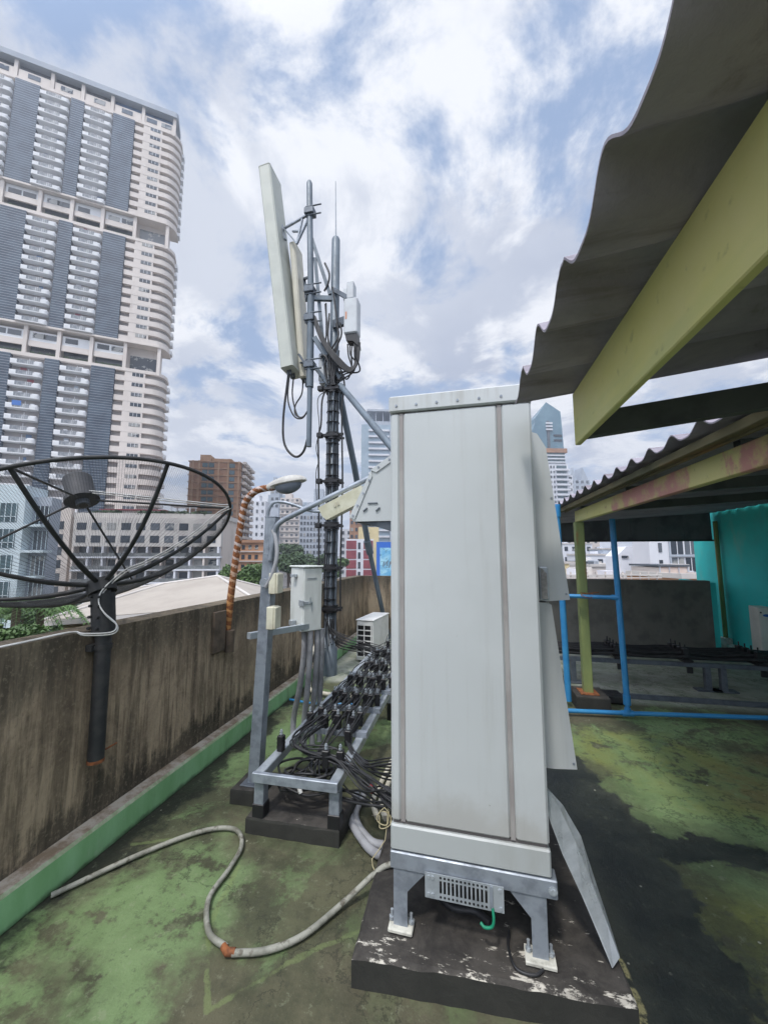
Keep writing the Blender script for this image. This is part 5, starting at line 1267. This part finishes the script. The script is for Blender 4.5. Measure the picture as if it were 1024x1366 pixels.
# orange house
F = Fac('orange_house', 'orange walled low house with brown tiled roof beyond the trees', 'house', 300, 120, 352, 5)
zt_ = F.z(724)
q = F.mb(); q.box((0,0,0),(F.w,10,zt_)); q.build('wall', M['orangebld'], F.r)
q = F.mb(); q.box((-.5,-.6,zt_),(F.w+.5,10.5,zt_+.9)); q.build('roof', M['brown'], F.r)
spots = [(1+k*2.0, zt_-2.1-i*3.0) for i in range(4) for k in range(int((F.w-1)/2))]
grid_windows(F, spots, (1.0,1.4), M['winglass'])
for i in range(3): q = F.mb(); q.box((-.2,-.4,zt_-2.9-i*3),(F.w+.2,-.003,zt_-2.5-i*3)); q.build('cornice', M['citybeige'], F.r)

# distant city blocks
def block(name, label, cat, px0, px1, d, pyt, mat, cols, rows, pitch, wsize, wmat, yaw=4, depth=18, group=None, ledge=None, roofbits=True, top=2.2):
    F = Fac(name, label, cat, px0, d, px1, yaw, group); zt_ = F.z(pyt)
    q = F.mb(); q.box((0,0,0),(F.w,depth,zt_)); q.build('wall', M[mat], F.r)
    if roofbits:
        q = F.mb(); q.box((F.w*.2,depth*.2,zt_),(F.w*.55,depth*.7,zt_+pitch*.9)); q.build('roof_house', M[mat], F.r)
    cw = F.w/cols; sp = [(cw*(c_+.5)-wsize[0]*cw/2, zt_-top-i*pitch-wsize[1]*pitch*.5) for i in range(rows) for c_ in range(cols)]
    grid_windows(F, sp, (wsize[0]*cw, wsize[1]*pitch), M[wmat], depth=.5)
    if ledge:
        for i in range(rows):
            q = F.mb(); z = zt_-top-i*pitch-wsize[1]*pitch*.5; q.box((-.2,-1.0,z-ledge*pitch),(F.w+.2,-.004,z-.02*pitch)); q.build('balcony_band', M[mat] if ledge else None, F.r)
    return F
block('city_tower', 'white slab tower with small paired windows left of the grey post', 'tower', 330, 352, 300, 668, 'citywhite', 3, 14, 6.0, (.35,.4), 'winglass', group='distant city towers')
block('city_tower', 'blue-grey stepped tower rising behind the white slab tower', 'tower', 355, 382, 420, 660, 'citygrey', 3, 12, 7.5, (.6,.35), 'cityblue', group='distant city towers')
block('city_tower', 'narrow grey tower top rising highest under the lamp head', 'tower', 358, 370, 380, 644, 'citygrey', 2, 4, 7, (.6,.4), 'winglass', group='distant city towers')
block('city_tower', 'beige tower with dark terraces between the grey post and gridded tower', 'tower', 372, 398, 330, 664, 'citybeige', 4, 14, 5.0, (.5,.4), 'winglass', group='distant city towers', ledge=.25)
block('city_tower', 'dark gridded office tower seen just left of the mast', 'tower', 399, 434, 260, 686, 'citygrey', 8, 12, 3.9, (.55,.55), 'winglass', group='distant city towers', roofbits=False)
block('city_tower', 'slim plain grey tower behind the gridded office tower', 'tower', 417, 430, 450, 652, 'citygrey', 1, 2, 20, (.1,.1), 'cityblue', group='distant city towers', roofbits=False)
block('city_tower', 'pale blue glass tower half hidden behind the gridded tower', 'tower', 398, 414, 480, 670, 'cityblue', 2, 6, 9, (.7,.4), 'citygrey', group='distant city towers', roofbits=False)
block('city_tower', 'pale tower just right of the mast behind the red building', 'tower', 452, 470, 240, 706, 'citywhite', 2, 8, 4, (.5,.5), 'winglass', group='distant city towers', roofbits=False)
block('brown_block', 'narrow brown block with balconies behind the red and white building', 'apartment block', 466, 484, 200, 655, 'brown', 3, 16, 3.6, (.5,.5), 'winglass', group=None, roofbits=True)
# glassy condo behind the left vent hood
F = block('condominium_tower', 'blue-grey condominium with white balcony stripes behind the left vent hood', 'tower', 481, 560, 210, 566, 'cityblue', 1, 1, 3, (.01,.01), 'cityblue', yaw=4, roofbits=False)
zt_ = F.z(566)
for i in range(30):
    q = F.mb(); z = zt_-4-i*3.5; q.box((4,-1.0,z),(15.5,-.01,z+1.0)); q.build('balcony_band', M['citywhite'], F.r)
    q = F.mb(); q.box((18.5,-1.3,z),(22.5,-.01,z+1.1)); q.build('balcony', M['citywhite'], F.r)
    q = F.mb(); q.box((19,-.3,z+1.12),(22,-.011,z+3.2)); q.build('window', M['winglass'], F.r)
q = F.mb(); q.box((15.8,-1.6,0),(18.2,-.012,zt_-3)); q.build('pier', M['citygrey'], F.r)
for x in (18.3, 22.7): q = F.mb(); q.box((x-.25,-1.6,0),(x+.25,-1.35,zt_+1)); q.build('white_frame', M['citywhite'], F.r)
q = F.mb(); q.box((4,0,zt_),(32,16,zt_+2.0)); q.box((3,-1,zt_+7.5),(33,17,zt_+8.6))
for x in (4,8,12,16,20,26,32): q.box((x-.2,0,zt_+2),(x+.2,.4,zt_+7.5))
q.build('roof_crown', M['citygrey'], F.r)
# red and white building with yellow side
F = Fac('red_building', 'maroon and white panelled building above the end parapet wall', 'building', 461, 120, 498, 4)
zt_ = F.z(719)
q = F.mb(); q.box((0,0,0),(F.w,10,zt_)); q.build('wall', M['citywhite'], F.r)
for i in range(8):
    for (a_, b__) in ((.0,.40),(.62,1.0)):
        q = F.mb(); z = zt_-3.1-i*3.0; q.box((F.w*a_+.15,-.12,z),(F.w*b__-.15,.05,z+2.6)); q.build('maroon_panel', M['maroon'], F.r)
    q = F.mb(); q.box((F.w*.44,-.1,z),(F.w*.53,.05,z+2.0)); q.build('window', M['winglass'], F.r)
block('yellow_building', 'plain yellow building wall peeking above the maroon building', 'building', 478, 505, 140, 703, 'yellowbld', 1, 1, 3, (.1,.1), 'winglass', roofbits=False)
F = Fac('billboard', 'blue bordered billboard with a pale blue picture beside the cabinet', 'billboard', 502, 100, 538, 3)
z0_, z1_ = F.z(768), F.z(726)
q = F.mb(); q.box((0,0,z0_-1),(F.w,.5,z1_+.6)); q.build('board', M['posterblue'], F.r)
q = F.mb(); q.box((.9,-.03,z0_),(F.w-.9,-.003,z1_-.9)); q.build('picture', M['poster'], F.r)
q = F.mb()
for (x, z, dx, dz) in ((1.6,2.3,.2,1.3),(2.1,2.7,.35,.9),(2.6,2.4,.2,1.5),(3.1,2.0,.3,1.6),(3.5,2.9,.2,.9),(1.4,2.0,1.2,.25)):
    q.add([(x,-.036,z0_+z),(x+.28,-.036,z0_+z),(x+.28+dx,-.036,z0_+z+dz),(x+dx,-.036,z0_+z+dz)], [(0,1,2,3)])
q.build('dark_lettering', M['citygrey'] if False else M['galvdark'], F.r)
q = F.mb(); q.box((1,.1,0),(1.3,.4,z0_-1)); q.box((F.w-1.3,.1,0),(F.w-1,.4,z0_-1)); q.build('support', M['galv'], F.r)

# glass-topped tower on the right
F = Fac('glass_topped_tower', 'white tower with a pointed blue glass top right of the cabinet', 'tower', 714, 300, 759, 3)
zb1, zb2 = F.z(598), F.z(536); s = F.w
q = F.mb()
def loft(q, lo, hi, z0, z1):
    n = len(lo); q.add([(x,y,z0) for x, y in lo] + [(x,y,z1) for x, y in hi], [(i,(i+1)%n,n+(i+1)%n,n+i) for i in range(n)] + [tuple(range(n))[::-1], tuple(range(n,2*n))])
rect = lambda a, b_, c_, d_: [(a,c_),(b_,c_),(b_,d_),(a,d_)]
za_ = zb1+(zb2-zb1)*.28; zc_ = zb1+(zb2-zb1)*.55; zd_ = zb1+(zb2-zb1)*.80
loft(q, rect(0,s,0,22), rect(0,s*.985,0,22), zb1, za_); loft(q, rect(0,s*.985,0,22), rect(s*.16,s*.97,0,22), za_+.01, zc_); loft(q, rect(s*.16,s*.97,0,22), rect(s*.18,s*.96,0,22), zc_+.01, zb1+(zb2-zb1)*.66)
z3 = zb1+(zb2-zb1)*.66+.01
q.add([(s*.18,0,z3),(s*.96,0,z3),(s*.96,22,z3),(s*.18,22,z3),(s*.95,0,zd_),(s*.95,22,zd_),(s*.52,0,zb2),(s*.55,22,zb2-4),(s*.36,0,zd_-2)], [(0,1,4,6,8),(1,2,5,4),(4,5,7,6),(6,7,3,0),(2,3,7,5),(0,8,6)])
q.build('glass_top', M['glassblue'], F.r)
q = F.mb(); q.box((s*.50,-.8,zb1+1),(s*.58,-.05,zd_-8)); q.build('dark_slot', M['winglass'], F.r)
for i in range(3):
    q = F.mb(); z = za_+4+i*2.6; q.box((s*.46,-1.6,z),(s*.66,-.82,z+1.2)); q.build('slot_fin', M['citywhite'], F.r)
for i in range(2):
    q = F.mb(); z = zb1+2+i*4; q.box((s*.06,-.5,z),(s*.32,-.03,z+1.6)); q.build('window', M['winglass'], F.r)
    q = F.mb(); q.box((s*.70,-.5,z+4),(s*.95,-.03,z+5.6)); q.build('window', M['winglass'], F.r)
q = F.mb(); q.box((s*.02,-1,zb1-3.4),(s*1.08,23,zb1-.01)); q.build('brown_band', M['brown'], F.r)
q = F.mb(); q.box((s*.12,0,zb1-12),(s*1.02,22,zb1-3.41)); q.build('teal_floors', M['winglassteal'], F.r)
for i in range(3): q = F.mb(); q.box((s*.12,-.6,zb1-6-i*2.8),(s*1.03,-.01,zb1-5-i*2.8)); q.build('floor_slab', M['citywhite'], F.r)
q = F.mb(); q.box((s*.22,0,0),(s*1.10,22,zb1-12.01)); q.build('wall', M['citywhite'], F.r)
sp = [(s*(.28+.09*k), zb1-16-i*4.0) for i in range(16) for k in (0,1,3,4)]
grid_windows(F, sp, (1.2,2.0), M['winglass'], depth=.6)
sp = [(s*.74, zb1-16-i*4.0) for i in range(16)]
grid_windows(F, sp, (s*.30,2.2), M['winglassteal'], name='wide_window', depth=.6)
for i in range(16): q = F.mb(); q.box((s*.70,-1.6,zb1-18-i*4.0),(s*1.12,-.3,zb1-16.6-i*4.0)); q.build('balcony', M['citywhite'], F.r)
block('city_tower', 'white stepped block beside the glass topped tower', 'tower', 752, 769, 320, 634, 'citywhite', 2, 8, 5, (.6,.4), 'winglass', roofbits=False)
F = block('city_tower', 'small grey towers with slanted tops above the shed eave', 'tower', 764, 792, 420, 640, 'citygrey', 4, 8, 6, (.5,.5), 'winglass', roofbits=False)
zt_ = F.z(640); q = F.mb(); q.add([(0,0,zt_),(8,0,zt_),(8,16,zt_),(0,16,zt_),(5,0,zt_+14),(5,16,zt_+14)], [(0,1,4),(1,2,5,4),(2,3,5),(3,0,4,5)]); q.add([(14,0,zt_),(22,0,zt_),(22,16,zt_),(14,16,zt_),(16,0,zt_+14),(16,16,zt_+14)], [(0,1,4),(1,2,5,4),(2,3,5),(3,0,4,5)]); q.build('slanted_roof', M['citygrey'], F.r)

# roofs seen under the shed
F = Fac('white_apartment', 'white apartment building with large dark windows left of the teal wall', 'apartment block', 866, 34, 960, 2)
zt_ = F.z(690)
q = F.mb(); q.box((0,0,0),(F.w,2.2,zt_)); q.build('wall', M['citywhite'], F.r)
for zz in (F.z(764), F.z(741)):
    for (a_, b__) in ((1.9,3.0),(3.2,4.1)):
        q = F.mb(); q.box((a_,-.06,zz+.1),(b__,.05,zz+1.3)); wn = q.build('window', M['winglass'], F.r)
        q = F.mb(); q.box(((a_+b__)/2-.03,-.09,zz+.1),((a_+b__)/2+.03,-.061,zz+1.3)); q.build('frame', M['citywhite'], wn)
    q = F.mb(); q.box((1.75,-.16,zz-.10),(F.w,-.065,zz+.08)); q.box((0,-.1,zz+.9),(1.7,-.065,zz+1.2)) if False else None; q.build('ledge', M['citygrey'], F.r)
    q = F.mb(); q.box((.8,-.06,zz+.3),(1.1,.05,zz+1.1)); q.build('window', M['winglass'], F.r)
q = F.mb(); q.box((1.72,-.12,0),(1.86,-.062,zt_)); q.build('downpipe', M['citygrey'], F.r)
F = Fac('white_house', 'white low house with slanted roof behind the dark parapet', 'house', 822, 40, 868, 2)
zt_ = F.z(742)
q = F.mb(); q.box((0,0,0),(F.w,2,zt_)); q.prism([(0,zt_),(F.w,zt_),(F.w,zt_+.9),(F.w*.3,zt_+1.0)], .0, 2, axis='y'); q.build('wall', M['citywhite'], F.r)
for k in range(2): q = F.mb(); q.box((.5+k*1.4,-.1,zt_-.2),(1.2+k*1.4,.02,zt_+.05)); q.build('window', M['winglass'], F.r)
F = Fac('grey_shed', 'grey panelled rooftop shed with open steel frame', 'shed', 877, 28, 915, 2)
q = F.mb(); q.box((0,0,0),(F.w,3,F.z(757))); q.build('wall', M['citybeige'], F.r)
for x in (0, .33, .66, .98): q = F.mb(); q.box((F.w*x,-.06,F.z(790)),(F.w*x+.07,-.003,F.z(757)+.05)); q.build('frame_post', M['citygrey'], F.r)
q = F.mb(); q.box((-.1,-.1,F.z(757)+.06),(F.w+.1,3.1,F.z(757)+.2)); q.build('roof', M['galvdark'], F.r)
rr_ = random.Random(21)
defs = [(745,800,60,752,'yellowbld','cream flat roofed house behind the shed column'),(775,840,75,741,'citywhite','white terrace house above the cream flat roof'),(786,830,52,756,'citybeige','beige low house with a row of roof tanks'),
        (750,790,110,726,'citywhite','white four storey block at left under the shed roof'),(800,862,100,733,'citygrey','grey flat roofed block behind the blue riser'),(840,900,64,747,'citywhite','long white roof beside the blue tarpaulin'),(735,860,36,772,'citybeige','low beige rooftop directly above the dark parapet'),(905,948,26,772,'orangebld','small brick roof edge beside the teal wall'),(770,800,150,718,'citybeige','beige tall block between column and blue riser'),(905,990,120,700,'citywhite','white far block behind the apartment by the teal wall')]
for px0_, px1_, d_, pt_, mt_, lb in defs:
    F = Fac('low_building', lb, 'building', px0_, d_, px1_, rr_.uniform(0,6)); zt_ = F.z(pt_)
    q = F.mb(); q.box((0,0,0),(F.w,5,zt_)); q.build('wall', M[mt_], F.r)
    q = F.mb(); q.box((-.1,-.15,zt_+.003),(F.w+.1,.15,zt_+.35)); q.box((-.1,.16,zt_+.003),(.2,5,zt_+.34)); q.box((F.w-.2,.16,zt_+.003),(F.w+.1,5,zt_+.34)); q.build('roof_parapet', M['conc'], F.r)
    n_ = max(2, int(F.w/2.2)); cw = F.w/n_
    sp = [(cw*(c_+.5)-.5, zt_-1.9-i*2.9) for i in range(3) for c_ in range(n_)]
    grid_windows(F, sp[:60], (1.0,1.2), M['winglass'])
    for k in range(3):
        x = rr_.uniform(.1,.8)*F.w; q = F.mb(); q.box((x,2,zt_),(x+rr_.uniform(.6,1.6),3.5,zt_+rr_.uniform(.4,1.0))); q.build('roof_tank', M[rr_.choice(['conc','citywhite','galvdark','citygrey'])], F.r)
F = Fac('rooftop_railing', 'pale multi-bar walkway railing on the roofs beyond the dark parapet', 'railing', 748, 22, 880, 3)
for k_ in range(5):
    q = F.mb(); z = F.z(775)-.35+.16*k_; q.box((0,0,z),(F.w,.06,z+.06)); q.build('bar', M['citybeige'] if k_ % 2 else M['conc'], F.r)
for k_ in range(12):
    q = F.mb(); x = F.w*k_/11.5; q.box((x,.07,0),(x+.07,.12,F.z(775)+.5)); q.build('upright', M['citybeige'], F.r)
F = Fac('tarpaulin_roof', 'blue tarpaulin roof over a yard beside the long white roof', 'tarpaulin', 838, 45, 870, 0)
q = F.mb(); q.prism([(0,F.z(764)),(F.w,F.z(764)),(F.w,F.z(759)),(0,F.z(760))], 0, 4, axis='y'); q.build('cover', M['sign_blue'], F.r)
q = F.mb()
for x in (.1, F.w-.1): q.box((x-.05,.1,0),(x+.05,.2,F.z(764)-.01))
q.build('post', M['galv'], F.r)

# hipped roof house beyond the parapet
hh = thing('hipped_house', 'house with a large beige hipped metal roof just beyond the parapet', 'house', tuple(far(200,21,gz)))
e = [far(66,16.5,hz(828,16.5)), far(352,15.5,hz(806,15.5)), far(420,27,hz(800,27)), far(150,31,hz(790,31))]
r1_, r2_ = far(222,22.5,hz(779,22.5)), far(292,22,hz(769,22))
q = MB(); q.add([e[0],e[1],e[2],e[3],r1_,r2_], [(0,1,5,4),(1,2,5),(2,3,4,5),(3,0,4)]); q.build('roof', M['roofbeige'], hh)
q = MB()
for a_, b__ in ((e[0],r1_),(r1_,r2_),(e[1],r2_),(e[2],r2_),(e[3],r1_)): q.tube([a_+Vector((0,0,.03)), b__+Vector((0,0,.03))], .07, 6)
q.build('ridge_cap', M['conc'], hh)
q = MB(); 
for i in range(4): q.bar(e[i]-Vector((0,0,.12)), e[(i+1)%4]-Vector((0,0,.12)), .12, .2)
q.build('eave_gutter', M['conc'], hh)
ctr = (e[0]+e[1]+e[2]+e[3])/4; ins = [ctr+(p-ctr)*.9 for p in e]
q = MB(); q.prism([(p.x,p.y) for p in ins], gz, hz(828,16.5)-.4); q.build('wall', M['yellowbld'], hh)

# ------------------------------------------------------------------ trees
def tree(name, label, px, d, pyt, pyb, wpx, n, leaf, mat, group=None, seed=1):
    rs = random.Random(seed); base = far(px, d, gz); ztop = hz(pyt, d); zlow = hz(pyb, d); rw = wpx/FPX*d/2
    t_ = thing(name, label, 'tree', tuple(base), 0, group)
    zc = (ztop+zlow)/2; rz_ = (ztop-zlow)/2; q = MB()
    top = Vector((base.x, base.y, zlow+rz_*.4)); q.tube([base, base.lerp(top,.5)+Vector((.2,0,0)), top], [max(.15,rw*.08),max(.12,rw*.06),.05*rw+.03], 8)
    cs = []
    for k in range(9):
        a = rs.uniform(0,2*PI); rr = rs.uniform(.25,.72); c = Vector((base.x+rw*rr*math.cos(a), base.y+rw*rr*math.sin(a), zc+rz_*rs.uniform(-.45,.62)))
        cs.append((c, rw*rs.uniform(.28,.5), rw*rs.uniform(.28,.5), rz_*rs.uniform(.25,.42)))
        if k < 6: q.tube([base.lerp(top,.55+.05*k), c], [rw*.03+.03,.02], 5)
    q.build('trunk', M['bark'], t_)
    q = MB(); leafcloud(q, cs, n, leaf, rs); q.build('crown', M[mat], t_)
TG = 'trees between the houses'
tree('tree','bright green bushy tree behind the rusty lamp pole',335,42,742,800,62,5200,.20,'leaf',TG,1)
tree('tree','smaller green tree at left of the rusty lamp pole',305,55,752,800,34,2200,.22,'leaf',TG,2)
tree('tree','dark rounded tree left of the mast, lowest in front of city',396,95,733,775,54,4200,.4,'leafdark',TG,3)
tree('tree','tall dark tree crown under the gridded tower',385,150,722,765,52,3600,.6,'leafdark',TG,4)
tree('tree','dark tree crown behind the electrical box and mast',425,120,735,775,48,3600,.5,'leafdark',TG,5)
tree('tree','olive tree crown close beside the mast cables',448,110,740,775,36,2600,.45,'leaf',TG,6)
tree('tree','low bushy tree under the dish beside the beige roof',112,19,806,850,80,3600,.10,'leaf',TG,7)
tree('tree','leafy shrub crown at the far left above the parapet',12,12,826,880,90,4200,.07,'leaf',TG,8)
tree('tree','dark bushy tree behind the palms left of beige roof',70,24,795,850,110,3600,.14,'leafdark',TG,9)
tree('tree','green treetop hiding the foot of the left white block',30,30,792,840,90,3000,.16,'leafdark',TG,10)
def palm(px, d, pyt, seed, label):
    rs = random.Random(seed); b = far(px, d, gz); zt_ = hz(pyt, d); t_ = thing('palm_tree', label, 'palm tree', tuple(b), 0, 'palms beyond the parapet')
    top = Vector((b.x,b.y,zt_)); q = MB(); q.tube([b, b.lerp(top,.5)+Vector((.15,0,0)), top], [.2,.15,.12], 8); q.build('trunk', M['bark'], t_)
    q = MB()
    for k in range(18):
        a = 2*PI*k/18+rs.uniform(-.15,.15); up = rs.uniform(.1,1.0); Lf = rs.uniform(1.5,2.1); h_ = Vector((math.cos(a),math.sin(a),0)); pts = []
        for i in range(9):
            t = i/8; pts.append(top + h_*Lf*t*(1-.12*t) + Vector((0,0,up*Lf*.75*t - (.75+up*.3)*Lf*t*t)))
        q.tube(pts, [.022-.002*i for i in range(9)], 4)
        sdv = h_.cross(Vector((0,0,1)))
        for i in range(1,9):
            for sgn in (-1,1):
                for f_ in (0,.5):
                    p = pts[i-1].lerp(pts[i], f_+.25); l_ = .5*(1-abs(i/8-.45)*1.1); tip = p + sdv*sgn*l_ + h_*l_*.55 - Vector((0,0,l_*.45))
                    q.add([p, p+h_*.06, tip], [(0,1,2)])
    q.build('crown', M['palmleaf'], t_)
palm(30, 13.5, 806, 1, 'left palm with drooping fronds just beyond the parapet')
palm(62, 15, 808, 2, 'right palm with drooping fronds beside the dish pole')

# ------------------------------------------------------------------ air
hzm = bpy.data.materials.new('haze_air'); hzm.use_nodes = True; n_ = hzm.node_tree; n_.nodes.clear()
o_ = n_.nodes.new('ShaderNodeOutputMaterial'); v_ = n_.nodes.new('ShaderNodeVolumePrincipled'); v_.inputs['Color'].default_value = (.86,.91,1,1); v_.inputs['Density'].default_value = .0007; v_.inputs['Anisotropy'].default_value = .2
n_.links.new(v_.outputs[0], o_.inputs['Volume'])
q = MB(); q.box((-700,-60,gz-1),(700,760,190)); hz_o = q.build('haze', hzm); hz_o['kind'] = 'stuff'; hz_o['label'] = 'pale air over the city'
